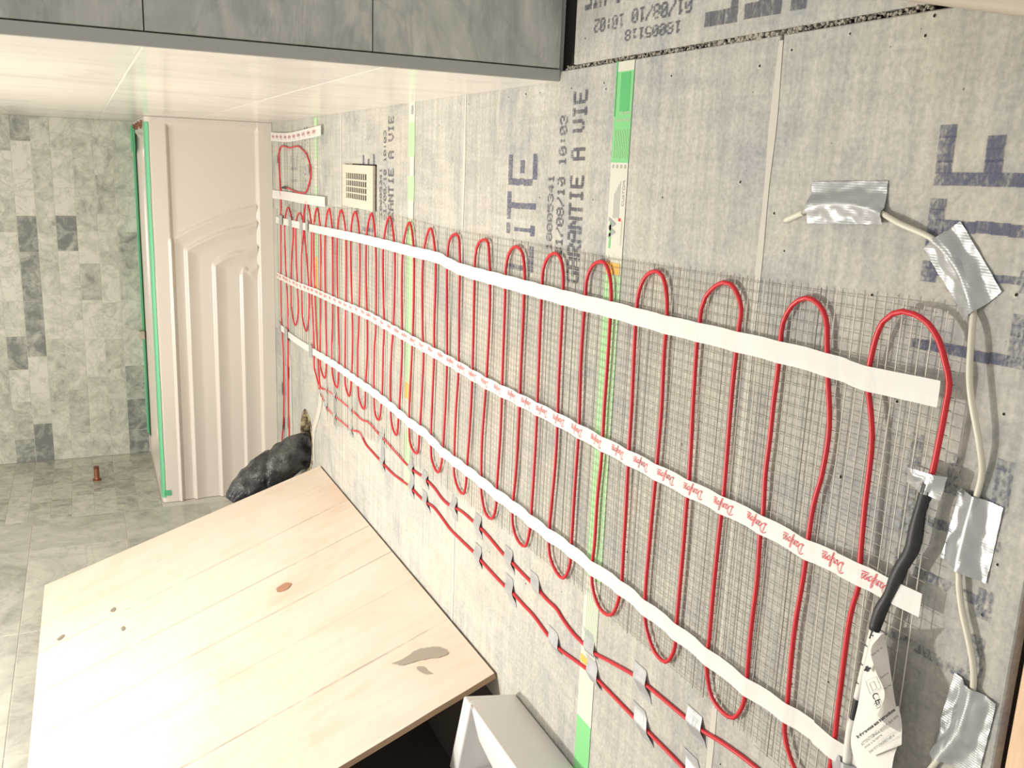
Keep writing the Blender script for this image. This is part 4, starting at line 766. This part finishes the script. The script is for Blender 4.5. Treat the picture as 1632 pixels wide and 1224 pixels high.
# --- small loose piece of mesh by the tub
mp = thing('mesh_offcut', 'short pale mesh piece with two white strips beside the bathtub and right wall', 'mesh piece', (0, 3.3, 0))
def zo(y): return .0035
mesh_part('fibre_mesh', lambda y: .075, lambda y: -.20, 2.90, 3.60, zo, mp, .0112, .0122)
so, spo = strip([(0.0795,3.6496,0),(0.0731,3.3194,0),(0.0797,3.0595,0),(0.0872,2.8355,0)], .030, .010, 'fixing_strip', mp, bumps=False)
bm = BM(); y = 2.83
while y < 3.62:
    p, d = at_strip(spo, y)
    if p is not None:
        if d.y < 0: d = -d
        script(bm, 'Danfoss', Matrix.Translation((p.x+.0045, p.y, .0106)) @ Matrix.Rotation(math.atan2(d.y, d.x), 4, 'Z') @ Matrix.Diagonal((.0078, .0070, 1, 1)))
    y += .075
for f in bm.faces:
    f.normal_update()
    if f.normal.z < 0: f.normal_flip()
o = link('strip_lettering', bm, M['redink'], None); o.parent = so
strip([(-0.1326,3.646,0),(-0.1274,3.3343,0),(-0.1263,3.1193,0),(-0.1209,2.7952,0)], .030, .009, 'fixing_strip', mp, bumps=False)

# ================================================================ SILVER TAPE PIECES
def tape(corners, cable, h, label, group=None, name='duct_tape', slope=.55, crink=.0016, base=.0012, nu=34, nv=22, smoothw=0):
    c = [Vector((p[0], p[1], 0)) for p in corners]; bm = BM(); cab = spline([Vector(p) for p in cable], .003) if cable else []
    g = []
    sd = random.random()*50
    for i in range(nu+1):
        row = []
        for j in range(nv+1):
            p = c[0].lerp(c[1], i/nu).lerp(c[3].lerp(c[2], i/nu), j/nv)
            d, zq = 9, 0
            for q in cab:
                e = math.hypot(p.x-q.x, p.y-q.y)
                if e < d: d = e; zq = q.z
            z = base + crink*abs(nz(p.x*90+sd, p.y*90)) + crink*.8*nz(p.x*35, p.y*35+sd)
            if cab: z = max(z, zq + h + .0012 - max(0, d-h*.5)*slope + (crink*2*nz(p.x*70+sd, p.y*70) if d > h else 0))
            row.append(bm.verts.new((p.x + .0006*nz(p.y*120, i) , p.y, z)))
        g.append(row)
    for i in range(nu):
        for j in range(nv): bm.faces.new((g[i][j], g[i+1][j], g[i+1][j+1], g[i][j+1]))
    bmesh.ops.recalc_face_normals(bm, faces=bm.faces)
    bm.faces.ensure_lookup_table()
    if sum(f.normal.z for f in bm.faces) < 0: bmesh.ops.reverse_faces(bm, faces=bm.faces)
    o = link(name, bm, M['silver'], None, True); tag(o, label, 'tape', group); return o
SW = seg([(-0.0425,0.7723,0),(-0.0325,0.7456,0),(-0.0261,0.7321,0),(-0.0218,0.7074,0),(-0.021,0.6794,0),(-0.0228,0.6586,0),(-0.027,0.6419,0),(-0.0345,0.6179,0),(-0.0445,0.5837,0),(-0.0541,0.5651,0),(-0.0678,0.5493,0),(-0.0828,0.5386,0),(-0.0985,0.5309,0),(-0.1164,0.5244,0),(-0.1531,0.5169,0),(-0.1727,0.5112,0),(-0.2053,0.5006,0),(-0.2302,0.4976,0),(-0.2541,0.5006,0),(-0.286,0.5037,0),(-0.3236,0.5028,0),(-0.3507,0.4955,0),(-0.376,0.4837,0),(-0.3955,0.4758,0),(-0.4181,0.4743,0),(-0.4396,0.4755,0),(-0.4629,0.4796,0),(-0.5025,0.4973,0),(-0.5331,0.5108,0)], .0032)
for i, p in enumerate(SW):
    u = i
    if 13 <= i <= 17: p.z += (.006, .010, .010, .007, .002)[i-13]
    if i in (7,): p.z += .003
    if 20 <= i <= 23: p.z += .003
bm = BM(); tube(bm, spline(SW[1:], .006), .0027, 10); tube(bm, spline(SW[:2], .004), .0031, 10, mi=0)
sens = tag(link('sensor_conduit', bm, M['sensor']), 'thin cream sensor tube curving past the near end of the mat under silver tape', 'tube')
tape([(-0.0017,0.7396,0),(0.0023,0.6417,0),(-0.037,0.6387,0),(-0.0428,0.7384,0)], SW[:8], .0034, 'silver duct tape over the sealed far tip of the cream sensor tube')
tape([(-0.0549,0.5907,0),(-0.0283,0.5576,0),(-0.0813,0.5087,0),(-0.1095,0.5369,0)], SW[6:14], .0034, 'silver duct tape at the bend of the cream tube beside the nearest cable loop')
tape([(-0.2509,0.518,0),(-0.254,0.4762,0),(-0.3229,0.4803,0),(-0.3187,0.5269,0)], SW[16:22], .0034, 'silver duct tape on the cream tube beside the black splice sleeve')
tape([(-0.4132,0.495,0),(-0.4189,0.4527,0),(-0.4934,0.4576,0),(-0.5009,0.5065,0)], SW[22:], .0034, 'silver duct tape on the cream tube nearest the oak floor')
tape([(-0.2431,0.5616,0.012),(-0.2404,0.5193,0.012),(-0.2624,0.5224,0.012),(-0.2587,0.5624,0.012)], [SPL[0]+Vector((0,.012,0)), SPL[0], SPL[1]], .0045, 'silver duct tape where the red cable enters the black splice sleeve', slope=.35, base=.0130)
tape([(-0.559,0.6111,0),(-0.5552,0.5662,0),(-0.5875,0.5722,0),(-0.602,0.6184,0)], cs[-30:], .0045, 'silver duct tape holding the label sleeve at the photo bottom edge', slope=.5, base=.008)
ordw = ['first','second','third','fourth','fifth','sixth','seventh','eighth','ninth','tenth','eleventh','twelfth','thirteenth','fourteenth']
def bits(L, lead, where):
    for k, (a, b, w) in enumerate(L):
        a = Vector((*a[:2], 0)); b = Vector((*b[:2], 0)); sk = Vector((0, w/2, 0))
        cor = [a-sk, a+sk, b+sk, b-sk]
        near = [q for q in lead if min(a.x, b.x)-.04 < q.x < max(a.x, b.x)+.04 and abs(q.y-a.y) < .10]
        cen = sorted(near, key=lambda q: q.y)
        tape(cor, cen if len(cen) > 1 else None, .0028, 'grey tape strip on %s, %s from the drain' % (where, ordw[k]), 'grey tape strips on the red return leads', 'tape_strip', .45, .0002, .0009, 14, 10)
RUs = spline(RU, .006); RLs = spline(RL, .006)
UB = [(-0.684,2.9037,0),(-0.7315,2.9009,0),(-0.676,2.822,0),(-0.7295,2.815,0),(-0.682,2.7089,0),(-0.7337,2.7097,0),(-0.6703,2.5178,0),(-0.7189,2.5178,0),(-0.6645,2.2112,0),(-0.708,2.2101,0),(-0.6714,1.975,0),(-0.722,1.9726,0),(-0.674,1.877,0),(-0.7108,1.8707,0),(-0.6706,1.6958,0),(-0.7208,1.6922,0),(-0.6631,1.5663,0),(-0.7077,1.5594,0),(-0.673,1.419,0),(-0.7145,1.4068,0),(-0.6764,1.3162,0),(-0.7059,1.2886,0),(-0.6877,1.1217,0),(-0.7209,1.1039,0),(-0.6677,0.9749,0),(-0.7097,0.9564,0),(-0.6614,0.8465,0),(-0.6971,0.8333,0)]
LB = [(-0.7251,2.9007,0),(-0.7761,2.9024,0),(-0.7337,2.8235,0),(-0.7773,2.8247,0),(-0.7377,2.7098,0),(-0.7981,2.7108,0),(-0.7301,2.5179,0),(-0.7735,2.5179,0),(-0.7105,2.2128,0),(-0.7764,2.2055,0),(-0.722,1.9726,0),(-0.7683,1.9705,0),(-0.7225,1.8829,0),(-0.7623,1.8551,0),(-0.7243,1.5613,0),(-0.7667,1.5546,0),(-0.7252,1.4141,0),(-0.7727,1.393,0),(-0.7424,1.2351,0),(-0.7725,1.2158,0),(-0.7269,1.1071,0),(-0.7628,1.0872,0),(-0.7277,0.9703,0),(-0.7676,0.9422,0),(-0.7234,0.8472,0),(-0.755,0.8263,0)]
bits([(UB[i], UB[i+1], .032) for i in range(0, len(UB), 2)], RUs, 'red lead nearer the mat')
bits([(LB[i], LB[i+1], .032) for i in range(0, len(LB), 2)], RLs, 'red lead nearer the plywood')
FB2 = [(-0.7578,3.4324,0),(-0.8071,3.4363,0),(-0.8486,3.5432,0),(-0.9001,3.5478,0),(-0.9835,3.5362,0),(-1.0359,3.5407,0),(-0.9588,3.4423,0),(-1.0098,3.4463,0),(0.0133,3.5471,0),(-0.0183,3.5501,0),(-0.0177,3.0242,0),(-0.0489,3.0211,0)]
farlab = ['grey tape midway down the far cable pair, on the lead away from the tub', 'grey tape midway down the far cable pair, on the lead beside the tub', 'grey tape just above the drain pipe on the lead beside the tub', 'grey tape just above the drain pipe on the lead away from the tub', 'grey tape strip on the far cable loop next to the tub', 'shiny grey tape strip on the near side of the far cable loop']
pathsort = [q for q in path if q.y > 2.9]
for k in range(0, len(FB2), 2):
    a, b = Vector((*FB2[k][:2], 0)), Vector((*FB2[k+1][:2], 0)); w = .04; sk = Vector((0, w/2, 0))
    c = (a+b)/2; nearc = sorted([q for q in pathsort if abs(q.y-c.y) < .03 and abs(q.x-c.x) < .08], key=lambda q: q.x)
    tape([a-sk, a+sk, b+sk, b-sk], None, .0028, farlab[k//2], None, 'tape_strip', .45, .0002, zm(2)+.0062, 8, 6)

FB3 = [(-0.2016,3.4807,0),(-0.236,3.4837,0),(-0.1978,3.3113,0),(-0.2306,3.3137,0),(-0.1945,3.127,0),(-0.2298,3.1289,0),(-0.1929,3.0416,0),(-0.2274,3.0432,0),(-0.6093,3.547,0),(-0.6515,3.5507,0),(-0.611,3.4151,0),(-0.6567,3.4186,0),(-0.5952,3.0042,0),(-0.6402,3.0062,0)]
lab3 = ['grey tape across the far end of the top strip, nearest the tub', 'grey tape across the far top strip, second from the tub', 'grey tape across the far top strip, third from the tub', 'grey tape across the far top strip, farthest from the tub', 'grey tape on the bottom strip over the cable beside the tub', 'grey tape on the bottom strip, second from the tub', 'grey tape on the bottom strip where the two return leads leave the mat']
for k in range(0, len(FB3), 2):
    a, b = Vector((*FB3[k][:2], 0)), Vector((*FB3[k+1][:2], 0)); w = (.06, .05, .045, .035, .05, .06, .05)[k//2]; sk = Vector((0, w/2, 0))
    tape([a-sk, a+sk, b+sk, b-sk], None, .0028, lab3[k//2], None, 'tape_strip', .45, .0002, zm(3)+.0068, 8, 6)

# ================================================================ FLOOR REGISTER
rg = thing('floor_register', 'beige metal floor register with slotted grille lying near the right wall', 'vent', (-.06, 2.44, 0))
xa, xb, ya, yb = -.120, -.008, 2.287, 2.590
H = .0075
SLX = [(-.030,-.045), (-.0495,-.063), (-.0670,-.0795), (-.0835,-.0965)]
bm = BM(); n = 11; ys0, ys1 = 2.350, 2.555; pit = (ys1-ys0)/n
xs = [xb] + [v for s in SLX for v in s] + [xa]
for i in range(0, len(xs)-1, 2): box(bm, (xs[i+1], ya, .001), (xs[i], yb, H))
for s in SLX:
    box(bm, (s[1], ya, .001), (s[0], ys0, H)); box(bm, (s[1], ys1, .001), (s[0], yb, H))
bevel(bm, .0008, 1); adopt(rg, link('face_plate', bm, M['register'], None))
for s in SLX:
    for k in range(1, n):
        bm = BM(); box(bm, (s[1]-.0005, ys0+pit*k-.0028, H-.0020), (s[0]+.0005, ys0+pit*k+.0028, H-.0006)); adopt(rg, link('grille_bar', bm, M['register'], None))
bm = BM(); box(bm, (xa+.01, ya+.02, .0003), (xb-.01, yb-.02, .0012)); adopt(rg, link('dark_slot_plate', bm, M['gap'], None))  # near-black plate stands in for the unlit depth behind the slots
bm = BM(); box(bm, (xa-.001, ya-.006, .0003), (xb+.003, ya+.002, .0009)); box(bm, (xb-.002, ya-.006, .0003), (xb+.003, yb-.08, .0009)); adopt(rg, link('gap_line', bm, M['gap'], None))
bm = BM(); R = Matrix.Translation((-.064, ya, .0)); box(bm, (xa, ya+.0, .006), (xb, ya+.013, .0095)); bevel(bm, .001, 1); adopt(rg, link('raised_lip', bm, M['register'], None))

# ================================================================ DRAIN PIPE IN BLACK PLASTIC
dp = thing('drain_pipe', 'drain pipe wrapped in crumpled black plastic rising from a hole in the floor', 'pipe', (HOLE[0], HOLE[1], 0))
bm = BM(); ax = spline([Vector(p) for p in ((-1.0,3.135,-.01),(-1.005,3.135,.03),(-1.035,3.135,.08),(-1.068,3.135,.13),(-1.105,3.13,.185),(-1.145,3.12,.235),(-1.165,3.115,.255))], .006)
rings = []
for i, p in enumerate(ax):
    t = i/(len(ax)-1); tg = (ax[min(i+1, len(ax)-1)]-ax[max(0, i-1)]).normalized(); s = tg.cross(Vector((0,1,0))).normalized(); u = s.cross(tg)
    R = .058 + .006*math.sin(t*3) - .030*max(0, (t-.72)/.28)**2
    row = []
    for k in range(40):
        a = 2*math.pi*k/40; cr = .008*nz(p.z*14+math.cos(a)*1.6, math.sin(a)*1.8+9, p.x*9) - .010*abs(nz(p.z*22+a*.6, math.cos(a)*2.2, math.sin(a)*2.2+3)) + .004
        fold = -.008*math.exp(-((t-.50-.16*math.cos(a+.6))/.022)**2)
        row.append(bm.verts.new(p + (s*math.cos(a)+u*math.sin(a))*(R+cr*1.5+fold)))
    rings.append(row)
for a, b in zip(rings, rings[1:]):
    for k in range(40): bm.faces.new((a[k], a[(k+1)%40], b[(k+1)%40], b[k]))
bm.faces.new(rings[-1][::-1]); bmesh.ops.recalc_face_normals(bm, faces=bm.faces)
adopt(dp, link('plastic_wrap', bm, M['wrap'], None, True))
bm = BM(); n = 40
def ringv(r, z, ph=0): return [bm.verts.new((HOLE[0]+r*(1+.03*math.sin(7*a+ph))*math.cos(a), HOLE[1]+r*.95*math.sin(a), z)) for a in (2*math.pi*k/n for k in range(n))]
r_ = [ringv(.1085, -.012), ringv(.1085, .0015), ringv(.098, .003, 1), ringv(.092, -.012, 2), ringv(.090, -.028, 2)]
for a, b in zip(r_, r_[1:]):
    for k in range(n): bm.faces.new((a[k], a[(k+1)%n], b[(k+1)%n], b[k]))
bmesh.ops.recalc_face_normals(bm, faces=bm.faces)
m = mat('rough_cut_edge', (.40,.34,.20), .9); t = NT(m); t.col(t.ramp(t.noise(t.pos(), 40, 4, .7), [(.4, (.07,.05,.03)), (.55, (.38,.31,.17)), (.7, (.55,.50,.36))]))
adopt(dp, link('hole_collar', bm, m, None))
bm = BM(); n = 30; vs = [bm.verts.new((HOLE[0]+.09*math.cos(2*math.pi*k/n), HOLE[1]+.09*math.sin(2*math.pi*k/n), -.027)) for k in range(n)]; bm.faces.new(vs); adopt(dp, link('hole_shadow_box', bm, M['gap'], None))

# ================================================================ LEANING BOARD
pa, pb = Vector((-.987, 2.909, 0)), Vector((-.9435, 1.452, 0)); ta, tb = Vector((XL+.0165, 3.009, .843)), Vector((XL+.0165, 1.40, .900))
nn = (pb-pa).cross(ta-pa).normalized(); nn = nn if nn.x > 0 else -nn
tb = pb + (ta-pa) + Vector((0, -.12, 0)); tb = tb + (pa-tb).dot(nn)*nn; tb.x = max(tb.x, XL+.0165)
TH = .012
bm = BM(); nu, nv = 24, 14
top = []; 
for sgn in (0, -TH):
    g = [[bm.verts.new(pa.lerp(pb, i/nu).lerp(ta.lerp(tb, i/nu), j/nv) + nn*(sgn+TH) - nn*TH + Vector((0,0,.0055))
         + (Vector((0, .0018*nz(j*1.7, 3), 0)) if i in (0, nu) else Vector((0,0,0)))) for j in range(nv+1)] for i in range(nu+1)]
    top.append(g)
A_, B_ = top
for i in range(nu):
    for j in range(nv):
        bm.faces.new((A_[i][j], A_[i+1][j], A_[i+1][j+1], A_[i][j+1])); bm.faces.new((B_[i][j], B_[i][j+1], B_[i+1][j+1], B_[i+1][j]))
def rim(L1, L2):
    for k in range(len(L1)-1):
        bm.faces.new((L1[k], L2[k], L2[k+1], L1[k+1])).material_index = 1
rim([A_[i][0] for i in range(nu+1)], [B_[i][0] for i in range(nu+1)]); rim([A_[i][nv] for i in range(nu+1)], [B_[i][nv] for i in range(nu+1)])
rim(A_[0], B_[0]); rim(A_[nu], B_[nu])
bmesh.ops.recalc_face_normals(bm, faces=bm.faces)
lb = tag(link('plywood_board', bm, [M['ply'], M['edgewood']]), 'large pale plywood board leaning from the floor against the left wall', 'board')
SHIFT = nn*.0014 + Vector((0,0,.0055))
stain_m = mat('grey_stain', (.36,.32,.26), .7); brown_m = mat('brown_scar', (.42,.22,.14), .8); knot_m = mat('dark_knot', (.26,.23,.19), .8)
def blob(P, m, name, n=5):
    bm = BM(); sp = [Vector(p)+SHIFT for p in P]; sp = spline(sp+[sp[0]], .006)
    c = sum(sp, Vector())/len(sp); cv = bm.verts.new(c)
    vs = [bm.verts.new(p + (p-c)*.18*nz(i*1.3, 2.2)) for i, p in enumerate(sp[:-1])]
    for k in range(len(vs)): bm.faces.new((cv, vs[k], vs[(k+1) % len(vs)]))
    bmesh.ops.recalc_face_normals(bm, faces=bm.faces)
    return link(name, bm, m, lb)
blob([(-1.0058,1.6544,0.1413),(-0.9945,1.6495,0.1133),(-0.9844,1.6533,0.0876),(-0.974,1.6381,0.0628),(-0.9654,1.6089,0.0434),(-0.9638,1.5862,0.041),(-0.9703,1.5859,0.0573),(-0.9781,1.602,0.0756),(-0.9882,1.6169,0.1),(-0.999,1.6309,0.1261)], stain_m, 'stain')
blob([(-0.9901,1.5992,0.106),(-0.9858,1.59,0.0958),(-0.9842,1.566,0.0937),(-0.9818,1.5499,0.0889),(-0.9858,1.5607,0.0982),(-0.9897,1.5832,0.1062)], stain_m, 'stain')
blob([(-1.0743,2.2232,0.2707),(-1.065,2.2292,0.2471),(-1.0598,2.2056,0.2357),(-1.0657,2.1898,0.2517),(-1.0735,2.1986,0.2706)], brown_m, 'stain')
blob([(-1.2401,2.587,0.6601),(-1.237,2.5933,0.6517),(-1.2348,2.5791,0.6472),(-1.2365,2.5648,0.6526),(-1.2399,2.5748,0.6605)], knot_m, 'stain')
blob([(-1.2947,2.5689,0.7985),(-1.2888,2.5811,0.7829),(-1.287,2.5652,0.7795),(-1.2916,2.5532,0.7919)], knot_m, 'stain')
blob([(-1.2269,2.4413,0.6378),(-1.2251,2.4469,0.6328),(-1.2229,2.4229,0.6291),(-1.2253,2.4193,0.6355)], knot_m, 'stain')

# ================================================================ WHITE TRAY, bottom edge of the photo
wt = thing('plastic_tray', 'white plastic tray standing on the cement boards beside the plywood corner', 'tray', (-1.02, 1.2, 0))
def prism(name, ring_lo, ring_hi, parent, m, bv=0):
    bm = BM(); lo = [bm.verts.new(p) for p in ring_lo]; hi = [bm.verts.new(p) for p in ring_hi]; n = len(lo)
    bm.faces.new(lo[::-1]); bm.faces.new(hi)
    for k in range(n): bm.faces.new((lo[k], lo[(k+1)%n], hi[(k+1)%n], hi[k]))
    bmesh.ops.recalc_face_normals(bm, faces=bm.faces)
    if bv: bevel(bm, bv, 2)
    o = link(name, bm, m, None, bv > 0); adopt(parent, o); return o
# wall towards the mat: outer face on the floor line, thick rolled top
def wallseg(name, P, z_in):   # P: list of (outer_lo, outer_hi, inner_hi, inner_lo) at both ends
    bm = BM(); rr = [[bm.verts.new(p) for p in q] for q in P]
    for a, b in zip(rr, rr[1:]):
        for k in range(4): bm.faces.new((a[k], a[(k+1)%4], b[(k+1)%4], b[k]))
    bm.faces.new(rr[0][::-1]); bm.faces.new(rr[-1]); bmesh.ops.recalc_face_normals(bm, faces=bm.faces); bevel(bm, .004, 3)
    o = link(name, bm, M['plastic'], None, True); adopt(wt, o)
yb_, yf = 1.366, .80
wallseg('side_wall', ([(-.938,yb_,.001),(-.922,1.352,.101),(-.925,1.340,.101),(-.945,1.345,.001)], [(-.938,1.300,.001),(-.922,1.300,.101),(-.968,1.300,.101),(-.985,1.305,.001)], [(-.938,1.235,.001),(-.922,1.235,.101),(-.983,1.235,.101),(-1.0,1.235,.001)], [(-.938,yf,.001),(-.922,yf,.101),(-.990,yf,.101),(-1.02,yf,.001)]), 0)
wallseg('end_wall', ([(-.938,yb_,.001),(-.924,1.372,.101),(-.926,1.340,.101),(-.938,1.34,.001)], [(-1.10,yb_+.04,.001),(-1.112,1.435,.101),(-1.10,1.395,.101),(-1.09,1.38,.001)]), 0)
bm = BM(); box(bm, (-1.16, yf, .002), (-.96, 1.36, .010)); bevel(bm, .002, 1); adopt(wt, link('tray_base', bm, M['plastic'], None))
wallseg('side_wall', ([(-1.112,1.43,.001),(-1.118,1.435,.101),(-1.095,1.40,.101),(-1.09,1.38,.001)], [(-1.19,yf,.001),(-1.20,yf,.101),(-1.165,yf,.101),(-1.16,yf,.001)]), 0)
# small pale scrap in the dark under the board
bm = BM(); P = [Vector(p) for p in ((-1.06,1.50,.004),(-1.11,1.53,.006),(-1.13,1.50,.004),(-1.10,1.485,.003),(-1.075,1.47,.004))]
vs = [bm.verts.new(p) for p in P]; bm.faces.new(vs); r = bmesh.ops.extrude_face_region(bm, geom=list(bm.faces))
for v in [g for g in r['geom'] if isinstance(g, bmesh.types.BMVert)]: v.co.z -= .003
bmesh.ops.recalc_face_normals(bm, faces=bm.faces)
tag(link('board_scrap', bm, M['thinset']), 'small pale scrap lying in the dark under the leaning plywood', 'scrap')
